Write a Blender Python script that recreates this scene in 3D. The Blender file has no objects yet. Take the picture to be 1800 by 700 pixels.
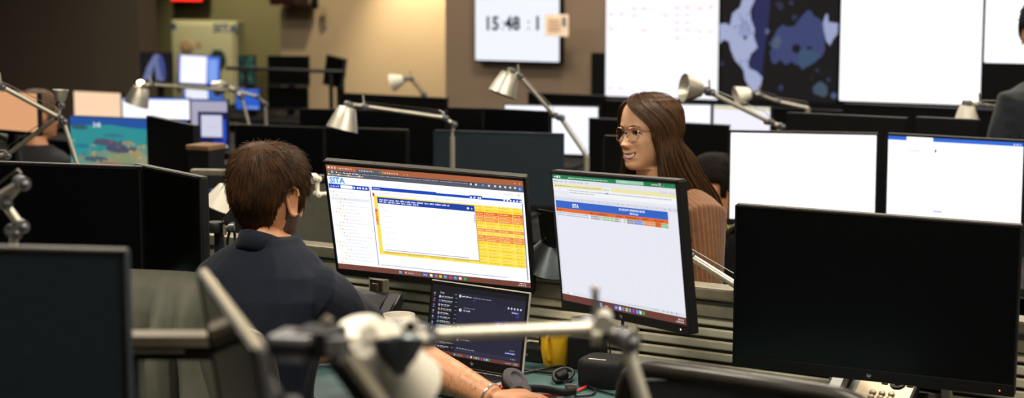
import bpy, bmesh, math, random
import numpy as np
from mathutils import Vector, Matrix, Euler
from mathutils.geometry import tessellate_polygon
random.seed(7); rng = np.random.default_rng(7)
S = bpy.context.scene; COL = S.collection
R = math.radians; PI = math.pi

# ------------------------------------------------------------------ camera, light, exposure
F = 3200.0; CAM_H = 1.70; PITCH = math.atan(410 / F)
cd = bpy.data.cameras.new('camera'); cam = bpy.data.objects.new('camera', cd); COL.objects.link(cam)
cam.location = (0, 0, CAM_H); cam.rotation_euler = (PI / 2 - PITCH, 0, 0)
cd.sensor_width = 36; cd.lens = 36 * F / 1800; cd.clip_end = 60
cd.dof.use_dof = True; cd.dof.focus_distance = 4.35; cd.dof.aperture_fstop = 3.4
S.camera = cam
wd = bpy.data.worlds.new('world'); S.world = wd; wd.use_nodes = True
wd.node_tree.nodes['Background'].inputs[0].default_value = (.9, .8, .65, 1)
wd.node_tree.nodes['Background'].inputs[1].default_value = .02
S.view_settings.view_transform = 'Standard'; S.view_settings.look = 'None'
S.view_settings.exposure = 0.0; S.view_settings.gamma = 1.0; S.view_settings.use_curve_mapping = False

def area(name, loc, sx, sy, power, col=(1, .89, .73), rot=(0, 0, 0), spread=PI):
    l = bpy.data.lights.new(name, 'AREA'); l.shape = 'RECTANGLE'; l.size = sx; l.size_y = sy
    l.energy = power; l.color = col; l.spread = spread
    o = bpy.data.objects.new(name, l); o.location = loc; o.rotation_euler = rot; COL.objects.link(o); return o
def spot(name, loc, target, power, deg, col=(1, .80, .52), blend=.8, rad=.05):
    l = bpy.data.lights.new(name, 'SPOT'); l.energy = power; l.color = col; l.spot_size = R(deg); l.spot_blend = blend
    l.shadow_soft_size = rad
    o = bpy.data.objects.new(name, l); o.location = loc
    o.rotation_euler = (Vector(target) - Vector(loc)).to_track_quat('-Z', 'Y').to_euler(); COL.objects.link(o); return o

YAW = R(-33)                       # the desk rows
EX = Vector((math.cos(YAW), math.sin(YAW), 0)); EN = Vector((-math.sin(YAW), math.cos(YAW), 0))
def RW(a, n, z=0): return EX * a + EN * n + Vector((0, 0, z))      # along the row, across the row
for i, (a, n, pw) in enumerate([(-2.6, 2.2, 30), (-.3, 2.2, 26), (2.0, 2.4, 22), (-2.2, 4.6, 34), (.2, 4.9, 34), (2.6, 4.6, 26),
                                (-5.0, 4.8, 26), (-3.2, 7.6, 22), (.4, 7.6, 22), (3.4, 7.4, 22), (-7.6, 7.2, 24), (-8.2, 8.6, 16), (-5.4, 8.6, 22), (-2.4, 9.0, 18), (-1.6, -.6, 16), (.4, .2, 14)]):  # last entries are fill, added for the far walls and camera-facing sides
    area('ceiling_and_fill_light', RW(a, n, 2.93), 1.2, .3, pw * 1.9, rot=(0, 0, YAW), spread=R(165))

def P(px, py, Y):                  # the point at distance Y that the photo shows at pixel px, py
    x = (px - 900) / F; v = (350 - py) / F; c, s = math.cos(PITCH), math.sin(PITCH)
    d = Vector((x, c + v * s, -s + v * c)); return Vector((0, 0, CAM_H)) + d * (Y / d.y)
def Yn(px, n):                     # distance at which the column px crosses row line n
    return n / (math.cos(YAW) - math.sin(YAW) * (px - 900) / F)

# ------------------------------------------------------------------ materials
def lin(c):
    if isinstance(c, str): c = tuple(int(c[i:i + 2], 16) / 255 for i in (0, 2, 4))
    return tuple(x / 12.92 if x <= .04045 else ((x + .055) / 1.055) ** 2.4 for x in c)
def mat(name, c, rough=.5, metal=0, var=.12, scale=30, bump=0, bscale=None, spec=.5, coat=0, sss=0, trans=0, stretch=None, sheen=0):
    m = bpy.data.materials.new(name); m.use_nodes = True; nt = m.node_tree; b = nt.nodes['Principled BSDF']
    L = lin(c); b.inputs['Roughness'].default_value = rough; b.inputs['Metallic'].default_value = metal
    b.inputs['Specular IOR Level'].default_value = spec; b.inputs['Coat Weight'].default_value = coat
    b.inputs['Transmission Weight'].default_value = trans; b.inputs['Sheen Weight'].default_value = sheen
    if sss: b.inputs['Subsurface Weight'].default_value = sss; b.inputs['Subsurface Radius'].default_value = (.012, .005, .003)
    tc = nt.nodes.new('ShaderNodeTexCoord'); mp = nt.nodes.new('ShaderNodeMapping'); nt.links.new(tc.outputs['Object'], mp.inputs[0])
    if stretch: mp.inputs['Scale'].default_value = stretch
    nz = nt.nodes.new('ShaderNodeTexNoise'); nz.inputs['Scale'].default_value = scale; nz.inputs['Detail'].default_value = 4
    nt.links.new(mp.outputs[0], nz.inputs['Vector'])
    r = nt.nodes.new('ShaderNodeValToRGB'); r.color_ramp.elements[0].position = .3; r.color_ramp.elements[1].position = .7
    r.color_ramp.elements[0].color = (*[x * (1 - var) for x in L], 1); r.color_ramp.elements[1].color = (*[min(1, x * (1 + var)) for x in L], 1)
    nt.links.new(nz.outputs['Fac'], r.inputs[0]); nt.links.new(r.outputs[0], b.inputs['Base Color'])
    if bump:
        n2 = nt.nodes.new('ShaderNodeTexNoise'); n2.inputs['Scale'].default_value = bscale or scale; n2.inputs['Detail'].default_value = 3
        nt.links.new(mp.outputs[0], n2.inputs['Vector'])
        bp = nt.nodes.new('ShaderNodeBump'); bp.inputs['Strength'].default_value = bump; bp.inputs['Distance'].default_value = .01
        nt.links.new(n2.outputs['Fac'], bp.inputs['Height']); nt.links.new(bp.outputs[0], b.inputs['Normal'])
    return m
def emat(name, c, strength):
    m = bpy.data.materials.new(name); m.use_nodes = True; b = m.node_tree.nodes['Principled BSDF']
    b.inputs['Base Color'].default_value = (*lin(c), 1); b.inputs['Emission Color'].default_value = (*lin(c), 1); b.inputs['Emission Strength'].default_value = strength
    return m
_scr = {}
def screen_mat(strength):          # a lit display: the picture is the colour attribute of its flat print
    k = round(strength, 3)
    if k not in _scr:
        m = bpy.data.materials.new('lit_display'); m.use_nodes = True; nt = m.node_tree; b = nt.nodes['Principled BSDF']
        b.inputs['Base Color'].default_value = (.01, .01, .01, 1); b.inputs['Roughness'].default_value = .45; b.inputs['Specular IOR Level'].default_value = .2
        a = nt.nodes.new('ShaderNodeVertexColor'); a.layer_name = 'print'
        nt.links.new(a.outputs[0], b.inputs['Emission Color']); b.inputs['Emission Strength'].default_value = strength
        _scr[k] = m
    return _scr[k]
M = dict(
    black=mat('black_plastic', '0b0c0d', .5, spec=.3, bump=.05, scale=200), blackback=mat('black_matte_shell', '0e0f12', .6, scale=80, bump=.04, spec=.35),
    navyback=mat('blue_black_shell', '1d2831', .6, scale=60, spec=.3), offglass=mat('unlit_display', '040507', .3, var=.05, spec=.35),
    glossglass=mat('glossy_unlit_display', '060606', .12, var=.05, spec=.5), edgegrey=mat('grey_shell_and_highlight', '393631', .5), beamtop=mat('brown_grey_highlight', '5c5443', .5), tanedge=mat('tan_edge_highlight', '8f8467', .5),  # the edge and cover tones hold light falling on top faces
    alu=mat('brushed_aluminium', 'c2beb0', .42, .7, .08, 60, stretch=(1, 1, .1)), cream=mat('cream_enamel', 'e9e4d4', .38, var=.03), greyalu=mat('grey_metal', '85868a', .4, .8),
    slat=mat('olive_grey_metal', 'd6d0ba', .42, .1, .06, 40), slatdark=mat('shade_toned_rail', '7a7564', .6), railtop=mat('rail_aluminium', '8c8673', .4, .5),
    desk=mat('teal_laminate', '3e5f60', .45, var=.05), deskdark=mat('dark_laminate', '121212', .6, spec=.2), steel=mat('dark_steel', '2b2b2c', .45, .6),
    carpet=mat('charcoal_carpet', '252422', .95, var=.3, scale=300, bump=.4, bscale=500), plaster=mat('warm_plaster', 'cdb999', .9, var=.03, scale=3),
    taupe=mat('taupe_wall_paint', '7f6d5c', .85, var=.03, scale=3), darkwall=mat('dark_brown_wall_paint', '5e5347', .85, var=.04, scale=3),
    olive=mat('olive_wall_paint', '88845f', .9, var=.04, scale=3), ceil=mat('ceiling_tile', '55514a', .95, var=.04, scale=4),
    blackwall=mat('black_cladding', '060708', .75, spec=.15), skin=mat('warm_skin', 'c48b63', .5, var=.06, scale=60, bump=.05, bscale=300, sss=.12),
    skinw=mat('light_brown_skin', 'e3b08c', .45, var=.05, scale=40, bump=.03, bscale=300, sss=.12), lip=mat('rose_lips', 'b56c5e', .45), teeth=mat('tooth_enamel', 'f2ece0', .3, var=.03),
    eye=mat('eye_white', 'e8e4de', .2, var=.02), iris=mat('dark_brown_iris', '24140c', .15), mouthin=mat('mouth_inside', '3a1212', .6),
    hairm=mat('dark_brown_hair', '3a2513', .6, var=.4, scale=40, spec=.18), hairw=mat('long_brown_hair', '38230f', .48, var=.45, scale=26, stretch=(9, 9, .25), bump=.12, bscale=40, spec=.22),
    hairb=mat('black_hair', '15100c', .75, spec=.15, var=.3, scale=60), hairf=mat('mid_brown_hair', '5e4630', .7, var=.3, scale=60), beard=mat('beard_stubble', '4a3122', .7, var=.4, scale=400, bump=.3),
    navy=mat('navy_jersey', '0c1320', .9, var=.1, scale=120, bump=.12, bscale=18, sheen=.05, spec=.2), plaid=None, brown=None,
    lime=mat('yellow_green_cotton', '9aa53c', .8, var=.1), trousers=mat('dark_trousers', '1b1c20', .85), shoe=mat('black_leather', '0f0e0e', .4),
    fabric=mat('dark_grey_green_cloth', '45463b', .85, var=.1, scale=60, bump=.05, bscale=300, sheen=.1), mesh=mat('black_mesh_fabric', '17181a', .8, bump=.3, bscale=900),
    white_cer=mat('white_ceramic', 'ece6d8', .2, var=.02), yellow_cer=mat('yellow_ceramic', 'e6b41c', .25, var=.04), coffee=mat('coffee_stain', 'a9703a', .5),
    red=mat('red_rubber', 'd83a22', .45), gold=mat('rose_gold_wire', 'c9a08a', .25, 1), lens=None, silver=mat('silver_laptop', 'cfcbc0', .35, .35, .03), key=mat('black_key', '191919', .6),
    phone=mat('black_phone_plastic', '1a1a1c', .35), phonegrey=mat('bronze_grey_phone', '8d8068', .4, .5), foam=mat('grey_ear_cushion', '4a4648', .7, bump=.3, bscale=700), locker=mat('pale_locker_steel', 'd4d2ae', .5, .0, .04),
    bluebox=mat('blue_card', '20407c', .6), brownbox=mat('brown_card', '7a5b40', .8), cable=mat('black_cable', '0e0e0e', .5), wire=mat('steel_wire', 'b9b6ad', .35, 1), bracelet=mat('silver_beads', 'd8d6cc', .25, .9),
    whitebox=mat('white_card', 'cfcac0', .7), sign=emat('red_lit_sign', 'ff2a20', 1.6), bulb=emat('warm_lamp_bulb', 'ffe2b0', 9), led=emat('white_indicator', 'e8e0ff', 1.5), ledo=emat('amber_indicator', 'ff9020', 1.2),
    logo=emat('glowing_emblem', '8fa095', .1), blue_print=mat('blue_print', '3a5f86', .6), green_print=mat('dark_green_print', '1f3a26', .7), skin_print=mat('tan_print', 'c9a884', .7), plate=mat('black_steel_plate', '141414', .4, .5),  # the emblem print is given a faint glow of its own
    dome=mat('brushed_dome', '6f787c', .3, .9), greyish=mat('grey_ceramic', '9a978e', .3), framebrown=mat('dark_chair_frame', '2a2723', .32), bottleblue=mat('blue_plastic', '3d5c88', .3))
def stripes(name, c1, c2, scale, axis='X', plaid=False):
    m = mat(name, c1, .85, var=.12, scale=90, bump=.15, bscale=30, sheen=.15); nt = m.node_tree; b = nt.nodes['Principled BSDF']
    tc = nt.nodes['Texture Coordinate']; old = b.inputs['Base Color'].links[0].from_socket
    for ax in (('X', 'Z') if plaid else (axis,)):
        w = nt.nodes.new('ShaderNodeTexWave'); w.bands_direction = ax; w.inputs['Scale'].default_value = scale; w.inputs['Distortion'].default_value = .12; w.inputs['Detail'].default_value = 1
        nt.links.new(tc.outputs['Object'], w.inputs[0]); r = nt.nodes.new('ShaderNodeValToRGB')
        r.color_ramp.elements[0].position = .82 if not plaid else .6; r.color_ramp.elements[1].position = .95 if not plaid else .7; nt.links.new(w.outputs['Fac'], r.inputs[0])
        mx = nt.nodes.new('ShaderNodeMix'); mx.data_type = 'RGBA'; nt.links.new(r.outputs[0], mx.inputs[0]); nt.links.new(old, mx.inputs[6]); mx.inputs[7].default_value = (*lin(c2), 1); old = mx.outputs[2]
    nt.links.new(old, b.inputs['Base Color']); return m
M['brown'] = stripes('brown_striped_cotton', '5c381a', '774f2c', 26, 'Y'); M['plaid'] = stripes('dark_plaid_flannel', '0c1016', '141d27', 6, plaid=True)
g = bpy.data.materials.new('thin_lens_glass'); g.use_nodes = True; nt = g.node_tree; nt.nodes.clear()
o_ = nt.nodes.new('ShaderNodeOutputMaterial'); mx = nt.nodes.new('ShaderNodeMixShader'); tr = nt.nodes.new('ShaderNodeBsdfTransparent'); gl = nt.nodes.new('ShaderNodeBsdfGlossy')
fr = nt.nodes.new('ShaderNodeValue'); fr.outputs[0].default_value = .09; gl.inputs['Roughness'].default_value = .02; tr.inputs[0].default_value = (.99, .99, .99, 1)
nt.links.new(fr.outputs[0], mx.inputs[0]); nt.links.new(tr.outputs[0], mx.inputs[1]); nt.links.new(gl.outputs[0], mx.inputs[2]); nt.links.new(mx.outputs[0], o_.inputs[0]); M['lens'] = g

# ------------------------------------------------------------------ mesh helpers
class MB:
    def __init__(s, T=None): s.v = []; s.f = []; s.mi = []; s.T = T or Matrix(); s.k = 0
    def add(s, vs, fs):
        o = len(s.v); s.v += [s.T @ Vector(p) for p in vs]; s.f += [tuple(i + o for i in f) for f in fs]; s.mi += [s.k] * len(fs); return s
    def box(s, c, d, rot=None, bev=0):
        c = Vector(c); h = Vector(d) / 2; Rm = rot.to_3x3() if rot is not None else Matrix.Identity(3)
        if bev:
            bm = bmesh.new(); bmesh.ops.create_cube(bm, size=1)
            for v in bm.verts: v.co = Vector((v.co.x * d[0], v.co.y * d[1], v.co.z * d[2]))
            bmesh.ops.bevel(bm, geom=list(bm.edges), offset=min(bev, min(d) * .45), segments=2, affect='EDGES', profile=.6)
            bm.verts.index_update(); s.add([c + Rm @ v.co for v in bm.verts], [tuple(v.index for v in f.verts) for f in bm.faces]); bm.free(); return s
        vs = [c + Rm @ Vector((x * h.x, y * h.y, z * h.z)) for x in (-1, 1) for y in (-1, 1) for z in (-1, 1)]
        return s.add(vs, [(0, 1, 3, 2), (4, 6, 7, 5), (0, 4, 5, 1), (2, 3, 7, 6), (0, 2, 6, 4), (1, 5, 7, 3)])
    def loft(s, rings, cap=True, closed=False):
        n = len(rings[0]); vs = [p for r in rings for p in r]; fs = []
        m = len(rings); rr = range(m if closed else m - 1)
        for i in rr:
            a, b = i * n, ((i + 1) % m) * n
            for j in range(n): k = (j + 1) % n; fs.append((a + j, a + k, b + k, b + j))
        if cap and not closed: fs.append(tuple(range(n))[::-1]); fs.append(tuple((m - 1) * n + j for j in range(n)))
        return s.add(vs, fs)
    def tube(s, pts, r, n=10, cap=True, flat=1, up=None, closed=False):
        pts = [Vector(p) for p in pts]; m = len(pts); rs = r if isinstance(r, (list, tuple)) else [r] * m
        rings = []; ref = Vector(up) if up else None
        for i, p in enumerate(pts):
            if closed: t = pts[(i + 1) % m] - pts[i - 1]
            else: t = (pts[min(i + 1, m - 1)] - pts[max(i - 1, 0)])
            t = t.normalized() if t.length > 1e-9 else Vector((0, 0, 1))
            if ref is None: ref = Vector((0, 0, 1)) if abs(t.z) < .9 else Vector((1, 0, 0))
            a = (ref - t * ref.dot(t)); a = a.normalized() if a.length > 1e-6 else t.orthogonal().normalized()
            b = t.cross(a); ref = a if up is None else ref
            rings.append([p + a * (math.cos(2 * PI * j / n) * rs[i]) + b * (math.sin(2 * PI * j / n) * rs[i] * flat) for j in range(n)])
        return s.loft(rings, cap, closed)
    def lathe(s, prof, c=(0, 0, 0), ax=(0, 0, 1), n=24, cap=True):
        q = Vector((0, 0, 1)).rotation_difference(Vector(ax)).to_matrix(); c = Vector(c)
        return s.loft([[c + q @ Vector((math.cos(2 * PI * j / n) * max(r, 1e-5), math.sin(2 * PI * j / n) * max(r, 1e-5), z)) for j in range(n)] for r, z in prof], cap)
    def ball(s, c, r, n=14, sc=(1, 1, 1)):
        c = Vector(c); k = n // 2
        return s.loft([[c + Vector((math.cos(2 * PI * j / n) * math.sin(PI * i / k) * r * sc[0], math.sin(2 * PI * j / n) * math.sin(PI * i / k) * r * sc[1], -math.cos(PI * i / k) * r * sc[2])) for j in range(n)] for i in range(1, k)])
    def quad(s, a, b, c, d): return s.add([a, b, c, d], [(0, 1, 2, 3)])
    def prism(s, poly, d, T=None):     # outline in x,z given depth d along y
        T = T or Matrix(); n = len(poly); vs = [T @ Vector((x, 0, z)) for x, z in poly] + [T @ Vector((x, d, z)) for x, z in poly]
        return s.add(vs, [tuple(range(n)), tuple(range(2 * n - 1, n - 1, -1))] + [(i, i + n, (i + 1) % n + n, (i + 1) % n) for i in range(n)])
    def build(s, name, mats, parent=None, smooth=False, sharp=None, label=None):
        me = bpy.data.meshes.new(name); me.from_pydata([tuple(v) for v in s.v], [], s.f)
        for m in (mats if isinstance(mats, (list, tuple)) else [mats]): me.materials.append(m)
        me.polygons.foreach_set('material_index', s.mi)
        bm = bmesh.new(); bm.from_mesh(me); bmesh.ops.recalc_face_normals(bm, faces=bm.faces); bm.to_mesh(me); bm.free()
        if smooth:
            me.polygons.foreach_set('use_smooth', [True] * len(me.polygons))
            me.set_sharp_from_angle(angle=R(sharp or 40))
        o = bpy.data.objects.new(name, me); COL.objects.link(o); o.parent = parent
        if label: o['label'] = label
        return o
def tag(o, label, cat, group=None):
    o['label'] = label; o['category'] = cat
    if group: o['group'] = group
    return o
def thing(name, label, cat, loc=(0, 0, 0), rz=0, group=None):
    o = bpy.data.objects.new(name, None); o.empty_display_size = .05; COL.objects.link(o); o.location = loc; o.rotation_euler = (0, 0, rz); return tag(o, label, cat, group)
def struct(o): o['kind'] = 'structure'; return o
def stuff(o): o['kind'] = 'stuff'; return o
def spline(pts, k=8):              # Catmull-Rom
    pts = [Vector(p) for p in pts]; q = [pts[0] * 2 - pts[1]] + pts + [pts[-1] * 2 - pts[-2]]; out = []
    for i in range(1, len(q) - 2):
        for j in range(k):
            t = j / k; a, b, c, d = q[i - 1:i + 3]
            out.append(.5 * ((2 * b) + (c - a) * t + (2 * a - 5 * b + 4 * c - d) * t * t + (3 * b - a - 3 * c + d) * t ** 3))
    return out + [pts[-1]]
def applied(o):                    # bake an object's modifiers into its mesh
    me = bpy.data.meshes.new_from_object(o.evaluated_get(bpy.context.evaluated_depsgraph_get())); o.modifiers.clear(); old = o.data; o.data = me; bpy.data.meshes.remove(old); return o
def fuse(o, vox, smooth=6, factor=.5, dec=0):
    m = o.modifiers.new('r', 'REMESH'); m.mode = 'VOXEL'; m.voxel_size = vox; m.use_smooth_shade = True
    if smooth: m = o.modifiers.new('s', 'SMOOTH'); m.iterations = smooth; m.factor = factor
    if dec: m = o.modifiers.new('d', 'DECIMATE'); m.ratio = dec
    mm = [x for x in o.data.materials]; bpy.context.view_layer.update(); applied(o)
    if not len(o.data.materials):
        for x in mm: o.data.materials.append(x)
    o.data.polygons.foreach_set('use_smooth', [True] * len(o.data.polygons)); return o

# ------------------------------------------------------------------ flat print on displays
_glyph = {}
def text_mesh(s, bold=False):
    if s not in _glyph:
        cu = bpy.data.curves.new('t', 'FONT'); cu.body = s; cu.size = 1; cu.resolution_u = 2
        if bold: cu.offset = .035
        o = bpy.data.objects.new('t', cu); COL.objects.link(o); bpy.context.view_layer.update()
        me = bpy.data.meshes.new_from_object(o.evaluated_get(bpy.context.evaluated_depsgraph_get()))
        _glyph[s] = ([tuple(v.co) for v in me.vertices], [tuple(p.vertices) for p in me.polygons])
        bpy.data.objects.remove(o); bpy.data.curves.remove(cu); bpy.data.meshes.remove(me)
    return _glyph[s]
class Canvas:                      # u to the right, v down, both 0..1; every layer sits 0.2 mm in front of the one below
    def __init__(s, w, h, T=None): s.w, s.h = w, h; s.T = T or Matrix(); s.v = []; s.f = []; s.c = []; s.layer = 0
    def pt(s, u, v, l=None): return s.T @ Vector(((u - .5) * s.w, -.0002 * (s.layer if l is None else l), (.5 - v) * s.h))
    def _add(s, pts, faces, col):
        o = len(s.v); s.v += pts; s.f += [tuple(i + o for i in f) for f in faces]; s.c += [lin(col)] * len(faces)
    def rect(s, u0, v0, u1, v1, col, l=1): s._add([s.pt(u0, v1, l), s.pt(u1, v1, l), s.pt(u1, v0, l), s.pt(u0, v0, l)], [(0, 1, 2, 3)], col); return s
    def poly(s, uv, col, l=1):
        s._add([s.pt(u, v, l) for u, v in uv], [tuple(t) for t in tessellate_polygon([[Vector((u, v, 0)) for u, v in uv]])], col); return s
    def disc(s, u, v, r, col, l=2, n=12): return s.poly([(u + r * math.cos(2 * PI * i / n), v + r * s.w / s.h * math.sin(2 * PI * i / n)) for i in range(n)], col, l)
    def text(s, u, v, hv, t, col, l=3, sx=1, bold=False):   # hv: capital height in v; baseline at v
        vs, fs = text_mesh(t, bold); k = hv * s.h / .7; s._add([s.pt(u + x * k * sx / s.w, v - y * k / s.h, l) for x, y, z in vs], fs, col); return s
    def dashes(s, u, v, L, hv, col, l=3, k=.02):             # a line of print too small to read
        x = u
        while x < u + L:
            e = min(x + k * random.uniform(.6, 1.7), u + L); lw = hv * s.h / s.w * .52     # a word of letter-sized marks
            while x < e:
                top = random.choice((0, 0, .25, .25, .3)); s.rect(x, v + hv * top, min(x + lw * random.uniform(.55, .85), e), v + hv, col, l); x += lw
            x += lw * .9
        return s
    def build(s, parent, strength, name='screen'):
        me = bpy.data.meshes.new(name); me.from_pydata([tuple(p) for p in s.v], [], s.f)
        a = me.color_attributes.new('print', 'FLOAT_COLOR', 'CORNER'); buf = []
        for f, c in zip(s.f, s.c): buf += [*c, 1.0] * len(f)
        a.data.foreach_set('color', buf); me.materials.append(screen_mat(strength))
        o = bpy.data.objects.new(name, me); COL.objects.link(o); o.parent = parent; return o

# ------------------------------------------------------------------ the room
WYAW = R(-27); WX = Vector((math.cos(WYAW), math.sin(WYAW), 0)); WN = Vector((-math.sin(WYAW), math.cos(WYAW), 0))
def Wp(a, n, z=0): return WX * a + WN * n + Vector((0, 0, z))
def Yw(px, n): return n / (math.cos(WYAW) - math.sin(WYAW) * (px - 900) / F)
def wall_a(px, n): Y = Yw(px, n); return WX.dot(P(px, 100, Y))
rzW = Matrix.Rotation(WYAW, 4, 'Z')
def wallbox(name, a0, a1, n, th, m, z1=3.0, z0=0.0):
    return struct(MB().box(Wp((a0 + a1) / 2, n + th / 2, (z0 + z1) / 2), (a1 - a0, th, z1 - z0), rzW).build(name, m))
struct(MB().box((-1, 6, -.05), (26, 24, .1)).build('floor', M['carpet']))
struct(MB().box((-1, 6, 3.05), (26, 24, .1)).build('ceiling', M['ceil']))
aT = wall_a(783, 10.25)
wallbox('wall_back', aT, 9, 10.25, .2, M['taupe'])
wallbox('wall_back_return', aT, aT + .2, 10.45, 2.2, M['taupe'])
wallbox('wall_far', wall_a(494, 12.4), aT + .6, 12.4, .2, M['plaster'])
wallbox('wall_corner', -14, wall_a(494, 12.4), 13.4, .2, M['olive'])
wallbox('wall_left', -13, wall_a(277, 11.0), 10.8, .2, M['darkwall'])
wallbox('wall_right', 8, 8.2, -6, 18, M['taupe'])
wallbox('wall_front', -12, 9, -4, .2, M['taupe'])
# wall washers above the pale wall and the clock wall
t = P(748, 118, Yw(748, 12.4)); spot('wall_wash_light', t - WN * .5 + Vector((0, 0, 1.25)), t + WN * .1 + Vector((0, 0, -.1)), 115, 75)
t = P(640, 90, Yw(640, 12.4)); spot('wall_wash_light', t - WN * 1.3 + Vector((0, 0, 1.4)), t + WN * .1, 60, 95)
for px, pw in ((805, 26), (1030, 40)):
    t = P(px, 60, Yw(px, 10.25)); spot('wall_wash_light', t - WN * .42 + Vector((0, 0, 1.3)), t + Vector((0, 0, -.2)), pw, 60)
t = P(440, 110, Yw(440, 13.4)); spot('wall_wash_light', t - WN * 1.2 + Vector((0, 0, 1.4)), t, 65, 80, (1, .87, .58))

# ------------------------------------------------------------------ wall displays
def panel_on_wall(px0, px1, pyb, n, top, name, label, cat, group, depth=.05, frame=.006):
    A = P(px0, pyb, Yw(px0, n)); B = P(px1, pyb, Yw(px1, n)); w = (B - A).length_2d if hasattr(B - A, 'length_2d') else math.hypot(B.x - A.x, B.y - A.y)
    h = top - A.z; C = (A + B) / 2; C.z = A.z
    r = thing(name, label, cat, C, WYAW, group); MB().box((0, depth / 2 + .001, h / 2), (w, depth, h), bev=.004).build('housing', M['black'], r)
    cv = Canvas(w - frame * 2, h - frame * 2, Matrix.Translation((0, -.0015, h / 2)))
    Mi = Matrix.Translation(C) @ rzW; Mi = (Mi @ cv.T).inverted()
    def uv(px, py):                # where the photo's pixel lies on this display
        o = Mi @ Vector((0, 0, CAM_H)); d = Mi @ P(px, py, Yw(px, n)) - o; q = o + d * (-o.y / d.y); return (q.x / cv.w + .5, .5 - q.z / cv.h)
    return r, cv, uv
NW = 10.25 - .06
r, cv, uv = panel_on_wall(1063, 1263, 170, NW, 2.15, 'wall_display', 'tall white wall display with rows of small pink entries, left of map', 'display', 'displays of the video wall')
cv.rect(0, 0, 1, 1, 'fdfaff', 0)
for X, Y, c in [(250, 60, 1), (320, 58, 1), (545, 53, 1), (615, 50, 1), (700, 57, 1), (775, 48, 1), (95, 98, 1), (165, 97, 1), (252, 108, 1), (465, 105, 1), (545, 103, .7), (615, 102, .8), (95, 198, 1), (320, 208, 1), (545, 155, .8), (615, 155, .8), (545, 206, .8), (615, 206, .8), (545, 260, 1), (697, 216, .8), (772, 215, .8), (700, 265, .5), (90, 602, .8), (160, 604, .8), (240, 620, .6), (315, 620, .6), (540, 622, .4)] + [(x, y, .15) for x in (245, 320, 540) for y in (315, 360, 410, 460)] + [(x, y, .15) for x in (90, 160) for y in (50, 150)]:
    u, v = uv(1050 + X / 3.888, Y / 3.888); k = c; col = tuple(a * k + b * (1 - k) for a, b in zip((.98, .62, .84), (.96, .95, .98))); cv.rect(u - .022, v - .004, u + .022, v + .004, col, 1)
cv.build(r, 1.12)
r, cv, uv = panel_on_wall(1265, 1472, 176, NW, 2.15, 'wall_display', 'dark wall display showing a blue world map', 'display', 'displays of the video wall')
cv.rect(0, 0, 1, 1, '0b0a10', 0)
def mp(l, col, k): cv.poly([uv(1050 + x / 3.888, y / 3.888) for x, y in l], col, k)
mp([(1075, -300), (1190, -300), (1180, 60), (1160, 220), (1135, 400), (1125, 520), (1040, 470), (1030, 430), (1095, 330), (1060, 150)], '252a5c', 1)
mp([(960, -260), (1090, -260), (1075, 0), (1045, 70), (1050, 130), (1075, 200), (1070, 250), (1095, 325), (1050, 370), (1030, 430), (1040, 468), (1090, 490), (1128, 530), (1115, 590), (1082, 640), (1040, 600), (1010, 545), (1000, 480), (940, 410), (912, 340), (900, 285), (865, 270), (835, 300), (835, 165), (880, 158), (905, 178), (915, 130), (925, 90), (975, 50), (990, 0)], 'b4bde4', 2)
mp([(985, 120), (1040, 150), (1060, 230), (1010, 270), (960, 230)], '9fa9d4', 3)
mp([(1000, 245), (1020, 245), (1022, 270), (1003, 275)], '2a2c48', 4)
mp([(1436, 70), (1460, 75), (1480, 110), (1520, 130), (1545, 165), (1552, 250), (1556, 340), (1530, 395), (1498, 390), (1480, 432), (1440, 440), (1400, 478), (1380, 445), (1350, 440), (1330, 420), (1290, 445), (1250, 410), (1210, 442), (1190, 420), (1180, 350), (1200, 330), (1172, 300), (1200, 260), (1230, 200), (1270, 168), (1300, 185), (1345, 180), (1390, 120)], '3f4a7c', 2)
mp([(1380, 345), (1440, 330), (1500, 360), (1520, 395), (1480, 430), (1400, 475), (1370, 430)], '3d5878', 3)
mp([(1335, 310), (1375, 300), (1392, 330), (1370, 370), (1330, 350)], '0d0c14', 4); mp([(1430, 320), (1465, 318), (1470, 338), (1432, 340)], '14131c', 4)
mp([(1200, 270), (1240, 240), (1260, 280), (1230, 340), (1195, 330)], '55647f', 3)
mp([(1540, 165), (1560, 100), (1575, 95), (1580, 150), (1646, 160), (1642, 230), (1610, 270), (1590, 312), (1565, 280), (1550, 215)], 'aab4dc', 2)
mp([(1470, 600), (1500, 570), (1530, 556), (1570, 590), (1575, 640), (1550, 665), (1480, 640)], '45586c', 2)
for x, y, q, c in ((1160, 215, 20, '6a72a0'), (1255, 600, 22, '33406a'), (1250, 45, 26, '2a3350'), (1325, 20, 18, '33405e'), (1350, 120, 22, '2c3656'), (850, 435, 16, '333a55'), (1580, 545, 16, '35405a'), (1615, 655, 22, '53648c'), (1500, 480, 14, '2f3a52'), (1240, 30, 20, '2f3a55')):
    mp([(x + q * math.cos(i * 1.05) * random.uniform(.6, 1.2), y + q * math.sin(i * 1.05)) for i in range(6)], c, 3)
for k in range(70):
    x, y = random.choice([(random.uniform(930, 1060), random.uniform(70, 240)), (random.uniform(1190, 1260), random.uniform(230, 440)), (random.uniform(970, 1040), random.uniform(400, 470)), (random.uniform(1440, 1640), random.uniform(460, 640))]); q = random.uniform(2, 7)
    mp([(x - q, y), (x, y + q), (x + q, y), (x, y - q)], random.choice(['1a1a26', '4a5680', '0f0f18']) if x < 1440 else random.choice(['2a3040', '33405a']), 5)
cv.build(r, .8)
r, cv, uv = panel_on_wall(1474, 1724, 178, NW, 2.15, 'wall_display', 'wide blank white wall display right of the map', 'display', 'displays of the video wall')
cv.rect(0, 0, 1, 1, 'fbfaff', 0)
for k in range(7): u, v = uv(1560, 10 + k * 11); cv.dashes(u, v, .14, .004, 'ecebf2', 1)
cv.build(r, 1.6)
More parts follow.
